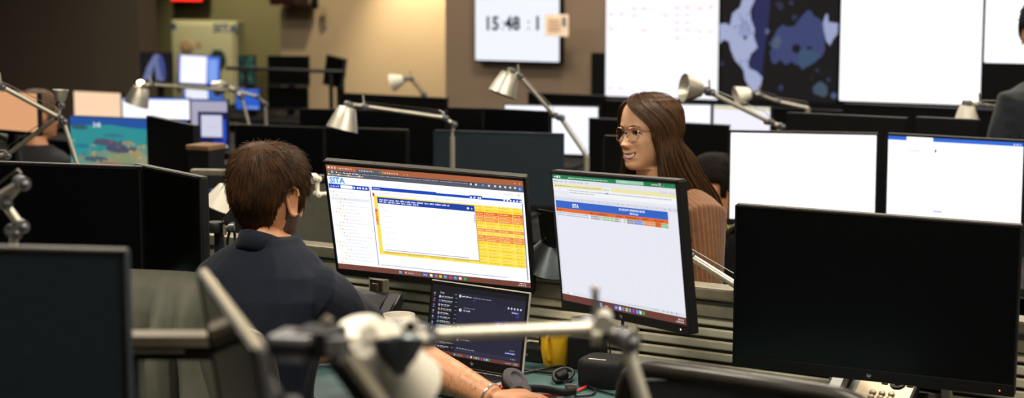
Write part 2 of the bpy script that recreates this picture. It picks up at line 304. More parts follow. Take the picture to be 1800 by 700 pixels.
r, cv, uv = panel_on_wall(1726, 1990, 182, NW, 2.15, 'wall_display', 'rightmost white wall display behind the plaid figure', 'display', 'displays of the video wall')
cv.rect(0, 0, 1, 1, 'f8f8ff', 0)
for k in range(12): u, v = uv(1745, 5 + k * 12); cv.dashes(u, v, .2, .003, 'e9edf6', 1)
cv.build(r, 1.6)
a0, a1 = wall_a(1060, NW) - .03, wall_a(2100, NW)
o = MB().box(Wp((a0 + a1) / 2, NW + .02, 1.0), (a1 - a0 + .1, .04, .34), rzW).build('trim_1', M['blackwall']); struct(o)
# the clock display on the taupe wall
r, cv, uv = panel_on_wall(834, 985, 107.5, NW, 1.72, 'clock_display', 'white wall display showing the time in dark digits, on taupe wall', 'clock', None, depth=.06, frame=.008)
cv.rect(0, 0, 1, 1, 'eef2fc', 0)
px_h = .052 / cv.h
for s_, px in (('15', 851), (':', 881), ('48', 887), (':', 926), ('1', 938)):
    u, v = uv(px, 51); cv.text(u, v + .004 / cv.h, .083 / cv.h, s_, '20262f' if s_ != ':' else 'b5bccb', 2, .92, bold=True)
cv.build(r, 1.05)
A = P(957, 62, Yw(957, NW) - .1); B = P(998, 62, Yw(998, NW) - .1)
o = thing('desk_note', 'peach paper notice with a small photo, fixed on the right edge of the clock display', 'notice', (A + B) / 2, WYAW)
w_ = math.hypot(B.x - A.x, B.y - A.y); MB().box((0, .01, .06), (w_, .006, .135)).build('sheet', mat('peach_paper', 'ffe6cf', .8, var=.05), o)
MB().box((w_ * .32, .0055, .085), (w_ * .16, .004, .05)).build('photo_print', mat('grey_photo', '6f7480', .6), o)
for k in range(4): MB().box((-w_ * .1, .0058, .03 + k * .02), (w_ * .5, .003, .006)).build('print_line', mat('orange_print', 'b98b5e', .8), o)
# red sign, locker
A = P(300, 3, Yw(300, 13.2)); B = P(356, 3, Yw(356, 13.2)); w_ = math.hypot(B.x - A.x, B.y - A.y)
o = thing('exit_sign', 'red lit sign at the top edge above the pale locker', 'sign', (A + B) / 2, WYAW); MB().box((0, .04, .09), (w_, .06, .18), bev=.01).build('housing', M['black'], o); MB().box((0, .004, .09), (w_ - .02, .01, .165)).build('lit_face', M['sign'], o)
A = P(300, 36, Yw(300, 12.9)); B = P(414, 36, Yw(414, 12.9)); w_ = math.hypot(B.x - A.x, B.y - A.y); H_ = A.z
L = thing('steel_cabinet', 'pale green grey steel cabinet with stickers in the far left corner', 'cabinet', Vector(((A.x + B.x) / 2, (A.y + B.y) / 2, 0)), WYAW)
MB().box((0, .07, H_ / 2), (w_, .12, H_), bev=.008).build('body', M['locker'], L); d_ = MB().box((0, 0, H_ / 2 + .01), (w_ - .04, .025, H_ - .07), bev=.006).build('door', M['locker'], L)
MB().box((-w_ / 2 + .09, -.02, H_ * .55), (.025, .02, .14), bev=.005).build('handle', M['steel'], d_)
def wl(px, py): q = P(px, py, Yw(px, 12.9)); return WX.dot(q - L.location), q.z
x, z = wl(376, 56); vs, fs = text_mesh('SITA', True); MB().add([(x + a * .13, -.0145, z + b * .1) for a, b, c in vs], fs).build('lettering', M['blue_print'], d_)
for (px, py, w2, h2, m_) in ((307, 46, .05, .05, 'blue_print'), (350, 78, .05, .05, 'skin_print')): x, z = wl(px, py); MB().box((x, -.015, z), (w2, .004, h2)).build('sticker', M[m_], d_)
x, z = wl(330, 80); MB().ball((x, -.02, z), .075, 12, (1, .15, .8)).build('sticker', M['skin_print'], d_); x, z = wl(385, 104); MB().ball((x, -.02, z), .085, 12, (1, .15, 1.1)).build('sticker', M['green_print'], d_)
A = P(490, 6, Yw(490, 12.2)); o = thing('projector_box', 'dark red brown box at the top edge on the pale far wall', 'box', A, WYAW); MB().box((.14, -.06, .06), (.26, .2, .14), bev=.02).build('case', mat('dark_maroon', '2a0d10', .5), o); MB().tube([(.34, 0, .05), (.34, 0, .0), (.36, -.02, -.02)], .03).build('lens_barrel', M['black'], o)
MB().tube([(.14, .03, .06), (.14, .12, .06)], .02).build('wall_bracket', M['steel'], o)

# ------------------------------------------------------------------ desks and dividers
Zr = Matrix.Rotation(YAW, 4, 'Z')
def desk(label, a, n, w, d, m, group=None):
    r = thing('desk', label, 'desk', RW(a, n, 0), YAW, group)
    MB().box((0, 0, .7175), (w, d, .025), bev=.003).build('worktop', M[m], r)
    for sx in (-1, 1):
        MB().box((sx * (w / 2 - .1), 0, .35), (.06, d - .2, .7), bev=.004).build('leg', M['steel'], r)
    MB().box((0, d / 2 - .05, .45), (w - .3, .02, .3)).build('modesty_panel', M['steel'], r); return r
nA = 3.87
desk('teal desk with laptop, mugs and headset before the seated man', -2.15, nA - .385, 1.58, .69, 'desk')
desk('dark desk under the two black monitors left of the man', -3.75, nA - .385, 1.58, .69, 'desk')
desk('dark desk with the phone under the large black monitor at right', -.55, nA - .385, 1.58, .69, 'deskdark')
desk('desk of the woman in brown, behind the slatted divider', -2.15, nA + .31, 1.58, .5, 'deskdark'); desk('desk end right of the woman in brown', -.55, nA + .31, 1.58, .5, 'deskdark')
desk('desk behind the divider, far left of the woman', -3.75, nA + .31, 1.58, .5, 'deskdark')
dv = thing('slatted_divider', 'low olive grey slatted metal divider along the back of the desk row', 'divider', RW(-2.15, nA, .73), YAW)
MB().box((0, 0, .195), (4.8, .07, .03), bev=.006).build('top_rail', M['railtop'], dv); MB().box((0, .005, .155), (4.8, .05, .035)).build('shade_toned_rail', M['slatdark'], dv)  # darker tone puts the shade under the rail and between slats into the colour
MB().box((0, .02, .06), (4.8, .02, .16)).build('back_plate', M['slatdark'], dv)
SL = MB().prism([(-.39, .0), (.39, .0), (.39, .020), (-.39, .020)], .016); sl = None
for bay in range(6):
    for k in range(5):
        if sl is None: o = SL.build('slat', M['slat'], dv); md = o.modifiers.new('b', 'BEVEL'); md.width = .003; md.segments = 1; sl = o
        else: o = sl.copy(); COL.objects.link(o)
        o.location = (-2.0 + bay * .8, -.012, .0 + k * .0285)
for bay in range(7): MB().box((-2.4 + bay * .8, -.008, .075), (.024, .022, .16), bev=.003).build('upright', M['slat'], dv)
o = thing('rail_bracket', 'grey block bracket clipped on the slatted divider below the bright wide monitor', 'bracket', P(672, 522, 4.7), YAW)
MB().box((0, -.012, .02), (.044, .03, .06), bev=.004).build('block', M['railtop'], o); MB().box((0, -.03, .03), (.02, .008, .02), bev=.002).build('clip', M['railtop'], o)
nB, nC = 5.95, 8.0
desk('black desk under the peach monitor at the left edge', -6.5, 5.2, 1.58, .6, 'deskdark')
for i, a in enumerate((-4.9, -3.3, -1.7, -.1, 1.5, 3.1)): desk('black desk hidden beneath the second row of monitors', a, nB - .25, 1.58, .6, 'deskdark', 'desks of the second row')
for i, a in enumerate((-7.6, -6.0, -4.4, -2.8, -1.2, .4, 2.0)): desk('black desk hidden beneath the third row of monitors', a, nC - .4, 1.58, .9, 'deskdark', 'desks of the third row')
desk('desk in the foreground row below the blurred lamp', -.75, 1.62, 2.0, .72, 'deskdark'); desk('foreground desk under the black monitor at left', -2.0 - .78, 1.62, 2.0, .72, 'deskdark')
def screen_wall(label, px0, px1, py, n, h=None, m='blackwall', group=None):
    Ya, Yb = Yn(px0, n), Yn(px1, n); A = P(px0, py, Ya); B = P(px1, py, Yb); C = (A + B) / 2; w = math.hypot(B.x - A.x, B.y - A.y)
    r = thing('desk_screen', label, 'divider', Vector((C.x, C.y, .73)), YAW, group); h = A.z - .73
    MB().box((0, 0, h / 2), (w, .03, h), bev=.005).build('panel', M[m], r); MB().box((0, 0, h + .004), (w, .034, .008)).build('edge_trim', M['black'], r)
    for sx in (-1, 1): MB().box((sx * (w / 2 - .15), 0, .006), (.05, .06, .012)).build('foot', M['steel'], r)
    return r
screen_wall('black desk screen behind the woman, top edge at her forehead', 1037, 1282, 210, 7.27)
screen_wall('black desk screen below the pale wall and small white lamp', 602, 786, 166, nC)
screen_wall('black desk screen below the clock, left of the video wall', 930, 1064, 165, nC + .02)
screen_wall('long black desk screen in front of the video wall foot', 1066, 1480, 178, nC + .02)
screen_wall('black desk screen under the blank white wall display', 1484, 1900, 184, nC + .02)
screen_wall('black desk screen before the far left monitors', -60, 335, 215, nC - .5)
screen_wall('black desk screen with pale top edge, left of the plaid figure', 1386, 1594, 201, nB + .28)
screen_wall('black desk screen beside the plaid figure', 1612, 1722, 209, nB + .28)

# ------------------------------------------------------------------ monitors
def head_T(z, t=0, r=0): return Matrix.Translation((0, 0, z)) @ Matrix.Rotation(t, 4, 'X') @ Matrix.Rotation(r, 4, 'Y')
def monitor(label, C, yaw, w, h, tilt=0, roll=0, chin=.016, bez=.007, lit=None, off='offglass', shell='black', th=.022, back=False, emblem=False, stand=True, table=.73, group=None, led=None, cat='monitor', top_trim=None, standn=.0):
    r = thing('computer_monitor', label, cat, Vector((C[0], C[1], table)), yaw + (PI if back else 0), group); zc = C[2] - table; T = head_T(zc, tilt, roll)
    MB(T).box((0, th / 2 + .001, 0), (w, th, h), bev=.004).build('shell', M[shell], r)
    b = MB(T); b.box((0, th + .012, 0), (w * .55, .03, h * .5), bev=.012); b.build('rear_cover', M['blackback'], r, True)
    b = MB(T); y = -.0018; b.box((0, y / 2, -h / 2 + chin / 2), (w, abs(y) + .002, chin), bev=.001); b.build('chin', M['black'], r)
    b = MB(T)
    for c, d in (((-w / 2 + bez / 2, 0, chin / 2), (bez, .004, h - chin)), ((w / 2 - bez / 2, 0, chin / 2), (bez, .004, h - chin)), ((0, 0, h / 2 - bez / 2), (w, .004, bez))): b.box(c, d)
    b.build('bezel', M[shell if not top_trim else 'black'], r)
    if top_trim: MB(T).box((0, th / 2, h / 2 + .0006), (w - .004, th - .004, .0025)).build('edge_highlight', M[top_trim], r)  # paler strip: light on the top rim put into its colour
    sw, sh = w - 2 * bez, h - bez - chin; cT = T @ Matrix.Translation((0, -.0004, (chin - bez) / 2))
    cv = None
    if lit is None: MB(cT).quad((-sw / 2, 0, -sh / 2), (sw / 2, 0, -sh / 2), (sw / 2, 0, sh / 2), (-sw / 2, 0, sh / 2)).build('screen', M[off], r)
    else: cv = Canvas(sw, sh, cT)
    if emblem:
        vs, fs = text_mesh('hp'); MB(T).add([(-.006 + (x + y_ * .25) * .011, -.0032, -h / 2 + chin * .38 + y_ * .011) for x, y_, z in vs], fs).build('emblem', M['logo'], r)
    if led: MB(T).box((w / 2 - .03, -.003, -h / 2 + chin * .45), (.0028, .001, .0028)).build('power_light', M[led], r)
    if stand:
        b = MB(); b.box((0, th + .045, zc / 2 - .02), (.05, .022, max(zc - .02, .1)), bev=.004); b.box((0, th + .03, zc), (.07, .05, .07)); b.build('stand_neck', M['steel'], r)
        MB().box((0, .05, .006), (.24, .2, .012), bev=.004).build('stand_base', M['steel'], r)
    if cv is not None:
        Mi = (Matrix.Translation(r.location) @ Matrix.Rotation(yaw, 4, 'Z') @ cT).inverted()
        def uv(px, py):
            o = Mi @ Vector((0, 0, CAM_H)); d = Mi @ P(px, py, 5) - o; q = o + d * (-o.y / d.y); return (q.x / cv.w + .5, .5 - q.z / cv.h)
        cv.uv = uv
    return r, cv
def mon(label, x0, y0, x1, y1, yb, n, yw=None, lit=None, **k):
    Y = Yn(x0, n); A = P(x0, y0, Y)
    if yw is None:
        t = P(x1, y1, 1) - Vector((0, 0, CAM_H)); Y2 = (A.z - CAM_H) / t.z
    else:
        u = (x1 - 900) / F; tq = math.tan(R(-yw)); Y2 = 0; Y2 = (Y - (0 - A.x) * 0 + 0); Y2 = (Y - tq * (0 - A.x)) / (1 + tq * u / (math.cos(PITCH) + (350 - y1) / F * math.sin(PITCH)) * 1.0) if False else None
        # walk along the panel until it meets the column of x1
        d = Vector((math.cos(R(yw)), math.sin(R(yw)), 0)); uu = P(x1, y1, 1).x; s_ = (uu * A.y - A.x) / (d.x - uu * d.y); Y2 = A.y + d.y * s_
    B = P(x1, y1, Y2); B.z = A.z; bz = max(P(x0, yb, Y).z, .775); w = math.hypot(B.x - A.x, B.y - A.y); yaw = math.atan2(B.y - A.y, B.x - A.x); C = (A + B) / 2; C.z = (A.z + bz) / 2
    print('MON %-60s w %.2f h %.2f yaw %.0f' % (label[:60], w, A.z - bz, math.degrees(yaw)))
    return monitor(label, C, yaw, w, A.z - bz, lit=lit, **k)
def lit(cv, strength, root): cv.build(root, strength)
# --- the man's wide monitor
r, c = monitor('wide lit monitor with blue and yellow event table before the man', (-.2107, 4.5259, 1.0539 - .006), R(-20.17), .541, .321, R(18.71), R(2.44), chin=.017, bez=.007, lit=1, emblem=False, stand=False, top_trim='edgegrey', led=None)
c.rect(0, 0, 1, 1, 'fafbff', 0); c.rect(0, 0, 1, .054, 'a8603f', 1); c.rect(0, .052, 1, .108, '565a66', 1); c.rect(.158, .018, .285, .054, '565a66', 2)
c.disc(.014, .026, .006, 'f0e6e6', 2); c.rect(.028, .016, .035, .036, 'e6d6cf', 2); c.rect(.043, .016, .050, .036, 'e6d6cf', 2)
c.disc(.063, .026, .005, '3fc060', 2); c.dashes(.071, .02, .065, .014, 'f6e7df', 3, .006); c.text(.145, .036, .014, 'x', 'f0e0d8', 3); c.poly([(.163, .026), (.168, .018), (.172, .034)], 'e040a0', 3); c.dashes(.174, .026, .075, .013, 'e8eaf0', 3, .006); c.text(.275, .04, .014, 'x', 'f0e0d8', 3)
c.disc(.297, .032, .005, '3fc060', 2); c.dashes(.304, .028, .07, .012, 'f6e7df', 3, .006); c.text(.4, .043, .014, 'x', 'f0e0d8', 3); c.text(.418, .043, .016, '+', 'f6e7df', 3)
for u, t in ((.925, '-'), (.955, '□'), (.98, 'x')): c.text(u, .036, .016, t if t != '□' else 'o', 'f3e6e0', 3)
c.text(.008, .073, .014, '<', 'eef0f6', 3); c.disc(.03, .066, .006, 'eef0f6', 2); c.disc(.03, .066, .004, '565a66', 3); c.rect(.045, .056, .76, .078, '3c404b', 2); c.disc(.052, .067, .004, 'eef0f6', 3)
c.text(.06, .073, .013, 'https://', 'a8acb8', 3); c.dashes(.09, .062, .075, .012, 'f2f3f8', 4, .012); c.dashes(.165, .063, .56, .010, 'a8acb8', 3, .025)
for u in (.74, .765, .8, .83, .86, .885, .91, .935, .958): c.disc(u, .068 + .004, .006, '40a0d8' if u == .8 else 'd6dae2', 3, 7)
c.disc(.983, .076, .010, '2f7fd6', 3); c.text(.979, .087, .018, 'b', 'f0f6ff', 4)
for u, t in ((.012, 'Daily Links'), (.064, 'Education'), (.115, 'Documents'), (.172, 'HR')):
    c.rect(u - .006, .08, u + .004, .097, 'f0cf6a', 3); c.text(u + .007, .096, .013, t, 'f4f5fa', 4, .9)
c.text(.011, .167, .052, 'SITA', '4f9fe8', 3, .95, bold=True)
c.rect(.003, .178, .214, .219, '1546b8', 2); c.dashes(.012, .194, .046, .012, 'dfe8ff', 3, .006); c.rect(.065, .184, .128, .214, 'fdfdff', 3)
for u in (.137, .155, .168, .184, .2): c.disc(u, .199, .0055, 'f4f7ff', 3, 8)
for k in range(22):
    v = .245 + k * .0325; i = .03 * (k % 5 > 1) + .012 * (k % 3); c.rect(.008 + i, v, .013 + i, v + .012, 'ccd0e6', 2); c.rect(.022 + i, v, .029 + i, v + .012, 'f0c060', 3); c.dashes(.036 + i, v + .001, random.uniform(.06, .13), .009, 'dadce8', 2, .014)
    if k == 2: c.rect(.005, v - .006, .21, v + .02, 'e8e8f6', 1)
c.rect(.2175, .178, .2205, .935, '6c7396', 2); c.rect(.229, .174, .985, .205, '1546b8', 1); c.rect(.56, .16, .728, .181, 'fafbff', 2); c.rect(.79, .16, .93, .186, 'fafbff', 2); c.text(.236, .196, .013, 'EVENTS', 'f0f4ff', 3); c.dashes(.49, .13, .03, .012, 'c4c8d4', 2, .006)
for u in (.735, .752, .772, .782): c.disc(u, .193, .005, 'f4f7ff', 3, 8)
for k in range(6): c.disc(.9 + k * .016, .193, .005, 'f4f7ff', 3, 6)
c.rect(.9, .125, .945, .15, 'eef0f8', 1); c.rect(.968, .13, .978, .148, 'd0d2e8', 2); c.dashes(.27, .226, .5, .008, 'dde0ea', 2); c.dashes(.55, .236, .3, .008, 'e4e6ee', 2)
c.rect(.233, .258, .985, .818, 'ffe04a', 1)
for k in range(18):
    v = .258 + k * .0311; col = {2: 'e8602e', 3: 'f0924a', 4: 'f0924a', 7: 'f0924a', 9: 'ee8a4a', 10: 'f0924a'}.get(k, 'fddc45' if k % 2 else 'ffe566')
    c.rect(.745, v, .985, v + .0285, col, 2); c.rect(.233, v, .745, v + .0285, 'ffe253' if k % 2 else 'fddc45', 2)
    c.rect(.233, v, .245, v + .0285, {4: 'e05a3a', 5: 'f09040', 6: 'f09040', 7: 'e8703a', 8: 'f09a40'}.get(k, 'f6dc5a'), 3)
    for u0, u1 in ((.752, .79), (.802, .858), (.868, .925), (.94, .98)):
        c.dashes(u0, v + .009, (u1 - u0) * random.uniform(.7, 1), .009, 'fbe9b0' if k in (2, 3, 4, 7, 9, 10) else 'cfae2c', 4, .012)
    for q in range(4): c.dashes(.26 + q * .12, v + .009, .08, .009, 'd0b030', 3, .014)
for u in (.797, .863, .934): c.rect(u - .001, .258, u + .001, .818, 'f9e88a', 4)
c.rect(.229, .232, .24, .262, 'e8402e', 4)
c.rect(.256, .335, .753, .795, 'c9b45a', 4); c.rect(.252, .267, .748, .784, 'fdfdff', 5); c.rect(.252, .267, .748, .325, '1c3fa0', 6); c.dashes(.262, .281, .36, .014, 'e8eeff', 7, .02); c.dashes(.262, .301, .2, .014, 'e8eeff', 7, .02)
c.disc(.715, .297, .006, 'f4f7ff', 7); c.text(.73, .306, .02, 'x', 'ffffff', 7)
for k in range(7): c.dashes(.275, .385 + k * .054, .05, .008, 'dadbe0', 6, .012); c.dashes(.38, .385 + k * .054, .1, .006, 'e9eaef', 6, .016)
c.rect(.266, .766, .7, .771, '7480a8', 6); c.rect(.742, .35, .745, .43, '8890b0', 6)
c.rect(.233, .921, .885, .925, '6a759c', 2); c.rect(.985, .21, .990, .93, '8a93b6', 2)
c.rect(0, .95, 1, 1, '744238', 3)
for i in range(4): c.rect(.324 + (i % 2) * .008, .964 + (i // 2) * .013, .331 + (i % 2) * .008, .975 + (i // 2) * .013, '60c0f0', 4)
c.rect(.35, .958, .44, .993, '8a5a4e', 4); c.disc(.36, .975, .004, 'f0e0da', 5); c.text(.37, .982, .014, 'Search', 'e8d4cc', 5); c.rect(.447, .962, .474, .99, '3a6fd0', 4); c.dashes(.452, .972, .018, .009, 'e8f0ff', 5, .006)
for u, col in ((.492, 'e8e8ec'), (.518, '5a90e0'), (.54, 'f0c040'), (.565, '3fb0d8'), (.592, 'b03ab8'), (.617, '50a8e8'), (.642, 'd8dce4'), (.667, '28b050')): c.rect(u - .007, .964, u + .007, .989, col, 4)
c.dashes(.945, .962, .03, .009, 'f0e4de', 4, .008); c.dashes(.938, .98, .04, .009, 'f0e4de', 4, .008)
c.build(r, 1.04)
z1 = 1.0539 - .73
MB().box((0, .068, z1), (.1, .05, .1), bev=.006).build('mount_plate', M['plate'], r); MB().tube([(0, .09, z1), (.05, .15, z1 - .02), (.06, .17, z1 - .1), (.06, .17, -.0)], .017).build('mount_arm', M['steel'], r)
# --- the oblique second monitor
r, c = monitor('tilted lit monitor with green-topped spreadsheet and blue banner', (.2288, 3.941, 1.0917 - .006), R(-62.31), .543, .322, R(3.99), R(-3.55), chin=.020, bez=.007, lit=1, emblem=True, stand=False, top_trim='edgegrey', led='led')
c.rect(0, 0, 1, 1, 'eeeffa', 0); c.rect(0, 0, 1, .033, '1a7f4c', 1); c.rect(0, .033, 1, .07, 'e9eaf2', 1)
c.dashes(.015, .012, .04, .01, 'd8efe2', 2, .02); c.rect(.04, .007, .055, .026, 'f0f6f2', 3); c.rect(.062, .007, .073, .026, 'd0e6da', 3); c.dashes(.14, .014, .34, .009, 'd6ece0', 2, .03); c.rect(.544, .004, .76, .029, '9ed4ba', 2); c.dashes(.58, .013, .05, .008, 'd8efe4', 3, .02)
c.dashes(.82, .012, .05, .010, 'd6ece0', 2, .02); c.disc(.882, .017, .009, 'c8b0a8', 3); c.rect(.878, .018, .886, .029, '702a30', 4)
for u in (.91, .945, .972): c.text(u, .024, .014, {.91: 'o', .945: '-', .972: 'x'}[u], 'e8f4ee', 3, .8)
for k, u in enumerate((.01, .035, .07, .11, .155, .185, .215, .245, .29)): c.dashes(u, .046, .022, .010, '9a9fb0', 2, .014)
c.rect(0, .07, 1, .098, 'f4ecae', 1); c.dashes(.02, .08, .06, .011, 'a08a40', 2, .02); c.dashes(.085, .081, .33, .009, 'b8a860', 2, .03); c.rect(.435, .072, .495, .096, 'f8f8fa', 2); c.dashes(.44, .081, .045, .009, '8a8fa0', 3, .02)
c.rect(.88, .06, .935, .076, 'dcdde6', 2); c.rect(.95, .06, .99, .076, 'dcdde6', 2)
c.rect(0, .105, .05, .122, 'fbfbfd', 1); c.rect(.07, .105, .12, .122, 'fbfbfd', 1); c.rect(.135, .102, 1, .15, 'fbfbfd', 1); c.dashes(.14, .11, .82, .009, 'a4a8b8', 2, .03); c.dashes(.14, .128, .22, .009, 'a4a8b8', 2, .03); c.rect(.45, .11, .475, .119, '7088c8', 3)
c.rect(0, .175, 1, .2, 'dfe0ea', 1); c.rect(0, .2, .012, .93, 'e2e3ec', 1)
for u in (.17, .33, .39, .46, .54, .58, .62, .68, .77, .84, .9, .94, .985): c.rect(u, .182, u + .006, .19, 'a0a4b4', 2)
c.rect(.012, .203, .925, .261, '2f66cc', 2); c.text(.158, .248, .028, 'SITA', 'f4f8ff', 4, 1.25, bold=True); c.text(.55, .229, .0145, 'SCC SECURITY OPERATIONS CENTER', 'eef4ff', 4, 1.05, bold=True); c.text(.635, .252, .0145, 'BNI VA scan', 'eef4ff', 4, 1.1, bold=True)
c.rect(.012, .261, .925, .289, 'e8702c', 2)
for u, L in ((.015, .045), (.305, .04), (.36, .09), (.52, .055), (.6, .045), (.65, .05), (.73, .04), (.82, .045), (.87, .02)): c.dashes(u, .27, L, .011, '8a3a14', 3, .022)
for k in range(2):
    v = .289 + k * .0165
    c.rect(.31, v, .56, v + .0165, 'd2d3da', 2); c.rect(.605, v, .66, v + .0165, 'bcbcc2', 2); c.rect(.66, v, .735, v + .0165, 'a8bcec', 2); c.rect(.735, v, .825, v + .0165, 'f0b48c', 2); c.rect(.825, v, .87, v + .0165, 'e87030', 2); c.rect(.87, v, .925, v + .0165, 'bcdcb8', 2); c.rect(.41, v, .505, v + .0165, 'd4e6d2', 3)
    for u, L, col in ((.016, .28, '9a9eb0'), (.315, .07, '7c7f88'), (.415, .085, '5fa06a'), (.51, .03, '7c7f88'), (.58, .02, '8a8d96'), (.61, .045, '55585f'), (.665, .065, '3c5fc0'), (.74, .08, 'd07040'), (.83, .03, 'b04818'), (.875, .045, '5fa06a')): c.dashes(u, v + .004, L, .009, col, 4, .02)
for k in range(34): v = .335 + k * .0172; c.rect(.012, v, .985, v + .0008, 'dcdde8', 2); c.rect(.003, v + .005, .008, v + .011, 'b4b8c4', 2)
for u in (.31, .41, .505, .605, .66, .735, .825, .87, .925): c.rect(u, .322, u + .001, .915, 'e2e3ec', 2)
c.rect(0, .918, 1, .947, 'e6e7f0', 3); c.rect(.03, .922, .09, .94, 'fafafc', 4); c.dashes(.04, .928, .03, .008, '40906a', 5, .01); c.rect(.55, .928, .96, .934, 'd0d2dc', 4); c.dashes(.75, .926, .05, .008, '9094a4', 4, .01); c.rect(.93, .922, .934, .938, '50545f', 5)
for u in (.83, .86, .89): c.rect(u, .924, u + .01, .938, 'b0b4c2', 5)
c.rect(0, .947, 1, 1, '6c3c36', 4)
for i in range(4): c.rect(.325 + (i % 2) * .01, .962 + (i // 2) * .014, .334 + (i % 2) * .01, .975 + (i // 2) * .014, '60c0f0', 5)
c.text(.365, .985, .016, 'Search', 'd8c4bc', 5, .8); c.rect(.447, .958, .475, .99, '3a6fd0', 5); c.dashes(.45, .97, .022, .009, 'e8f0ff', 6, .008)
for u, col in ((.492, 'e8e8ec'), (.518, '5a90e0'), (.545, 'f0c040'), (.57, '3fb0d8'), (.6, 'b03ab8'), (.63, '50a8e8'), (.655, 'd8dce4'), (.68, '28b050')): c.rect(u - .009, .961, u + .009, .988, col, 5)
c.dashes(.94, .962, .04, .010, 'f0e4de', 5, .012); c.dashes(.925, .98, .055, .010, 'f0e4de', 5, .012)
c.build(r, .94)
z1 = 1.0917 - .73
MB().box((0, .062, z1), (.1, .04, .1), bev=.004).build('mount_plate', M['plate'], r)
MB().tube([(0, .09, z1), (.02, .13, z1 - .01), (.1, .2, z1 - .03)], .014).build('mount_arm', M['steel'], r); MB().tube([(.1, .2, z1 - .02), (.1, .2, 0)], .016).build('mount_pole', M['steel'], r)
MB().tube([(-.02, .03, z1 - .165), (-.03, .035, z1 - .21), (-.05, .06, z1 - .28), (-.05, .1, .004)], .0035, 6).build('cable', M['cable'], r)
# --- the big unlit monitor at the right
r, c = monitor('large unlit black monitor at right above the desk phone', (.772, 3.851, .9903), R(-24.29), .615, .366, R(3.06), R(1.06), chin=.026, bez=.004, emblem=True, stand=False, top_trim='edgegrey', led='ledo')
MB().box((0, .10, .12), (.05, .022, .26), bev=.004).build('stand_neck', M['steel'], r); MB().box((0, .08, .006), (.24, .14, .012), bev=.004).build('stand_base', M['steel'], r)
# --- foreground monitors
A = P(-260, 430, 2.36); B = P(219, 447, 2.30); w_ = math.hypot(B.x - A.x, B.y - A.y)
monitor('blurred blue-black monitor filling the lower left corner', ((A.x + B.x) / 2, (A.y + B.y) / 2, A.z - .18), math.atan2(B.y - A.y, B.x - A.x), w_, .36, shell='navyback', off='navyback', top_trim='edgegrey', R_=0) if False else None
r, c = monitor('blurred blue-black monitor filling the lower left corner', ((A.x + B.x) / 2, (A.y + B.y) / 2, A.z - .18), math.atan2(B.y - A.y, B.x - A.x), w_, .36, shell='navyback', off='navyback', top_trim='edgegrey')
A = P(378, 473, 2.22); B = P(484, 610, 1.755); w_ = math.hypot(B.x - A.x, B.y - A.y)
r, c = monitor('blurred glossy monitor seen nearly edge-on left of the near lamp', ((A.x + B.x) / 2, (A.y + B.y) / 2, A.z - .15), math.atan2(B.y - A.y, B.x - A.x), w_, .30, off='glossglass', shell='greyalu', th=.012, tilt=R(8), top_trim='tanedge')
# --- the pair of unlit monitors left of the man
A = P(-75, 283, 4.75); B = P(248, 293, 4.6); w_ = math.hypot(B.x - A.x, B.y - A.y)
r, c = monitor('unlit black monitor at left edge, beside the man', ((A.x + B.x) / 2, (A.y + B.y) / 2, A.z - .155), math.atan2(B.y - A.y, B.x - A.x), w_, .31, top_trim='edgegrey')
A = P(236, 289, 4.66); B = P(352, 313, 4.36); w_ = math.hypot(B.x - A.x, B.y - A.y)
r, c = monitor('unlit black monitor turned sideways, nearest left of the man', ((A.x + B.x) / 2, (A.y + B.y) / 2, A.z - .155), math.atan2(B.y - A.y, B.x - A.x), w_, .31, top_trim='edgegrey', off='glossglass')
# --- second row
n = 5.72
r, c = mon('lit blank white monitor directly right of the woman', 1282, 230, 1544, 235, 392, n, lit=1, bez=.006, top_trim='edgegrey')
c.rect(0, 0, 1, 1, 'fdfcff', 0); c.rect(0, 0, 1, .05, 'f0f0f6', 1)
for k in range(14): c.dashes(.24, .12 + k * .055, random.uniform(.1, .5), .012, 'f1f0f5', 1, .04)
c.dashes(.04, .07, .1, .012, 'dddde4', 2); c.dashes(.24, .12, .12, .014, 'd8d4f2', 2); c.build(r, 1.35)
r, c = mon('lit white monitor with blue title bar at the right edge', 1559, 235, 1803, 248, 398, n, lit=1, bez=.006, top_trim='edgegrey')
c.rect(0, 0, 1, 1, 'fbfbff', 0); c.rect(0, 0, 1, .045, '2a62c8', 1); c.rect(.14, 0, .34, .047, 'f4f6fc', 2); c.dashes(.93, .016, .06, .02, 'd0dcf4', 2, .01)
c.rect(.15, .12, .32, .18, 'eeeef3', 1); c.dashes(.16, .15, .1, .014, 'b8bcc8', 2); c.rect(.355, .13, .367, .165, '55464a', 2); c.dashes(.03, .23, .1, .014, 'd8dae2', 2)
for k in range(16): c.dashes(.15, .24 + k * .045, .12, .01, 'efeff4', 1); c.dashes(.35, .24 + k * .045, random.uniform(.2, .5), .01, 'e9e9ef', 1)
c.rect(.355, .83, .42, .845, '8898e0', 2); c.build(r, 1.2)
r, c = mon('unlit blue-black monitor in the middle, behind the wide lit monitor', 762, 229, 990, 235, 410, n, off='navyback', shell='navyback')
r, c = mon('unlit black monitor just right of the man\'s hair, second row', 412, 219, 570, 224, 380, n, top_trim=None); r, c = mon('unlit black monitor right of centre-left, second row, below silver lamp head', 571, 224, 716, 229, 385, n - .05, top_trim='edgegrey')
r, c = mon('reef wallpaper monitor with swimming fish, at left', 122, 203, 330, 211, 330, 5.62, lit=1, bez=.003)
c.rect(0, 0, 1, 1, '1f93b4', 0); c.rect(0, 0, 1, .16, '2a60b4', 1)
def blob(u, v, ru, rv, col, l, n_=16, j=.12): c.poly([(u + ru * math.cos(2 * PI * i / n_) * random.uniform(1 - j, 1 + j), min(.999, v + rv * math.sin(2 * PI * i / n_) * random.uniform(1 - j, 1 + j))) for i in range(n_)], col, l)
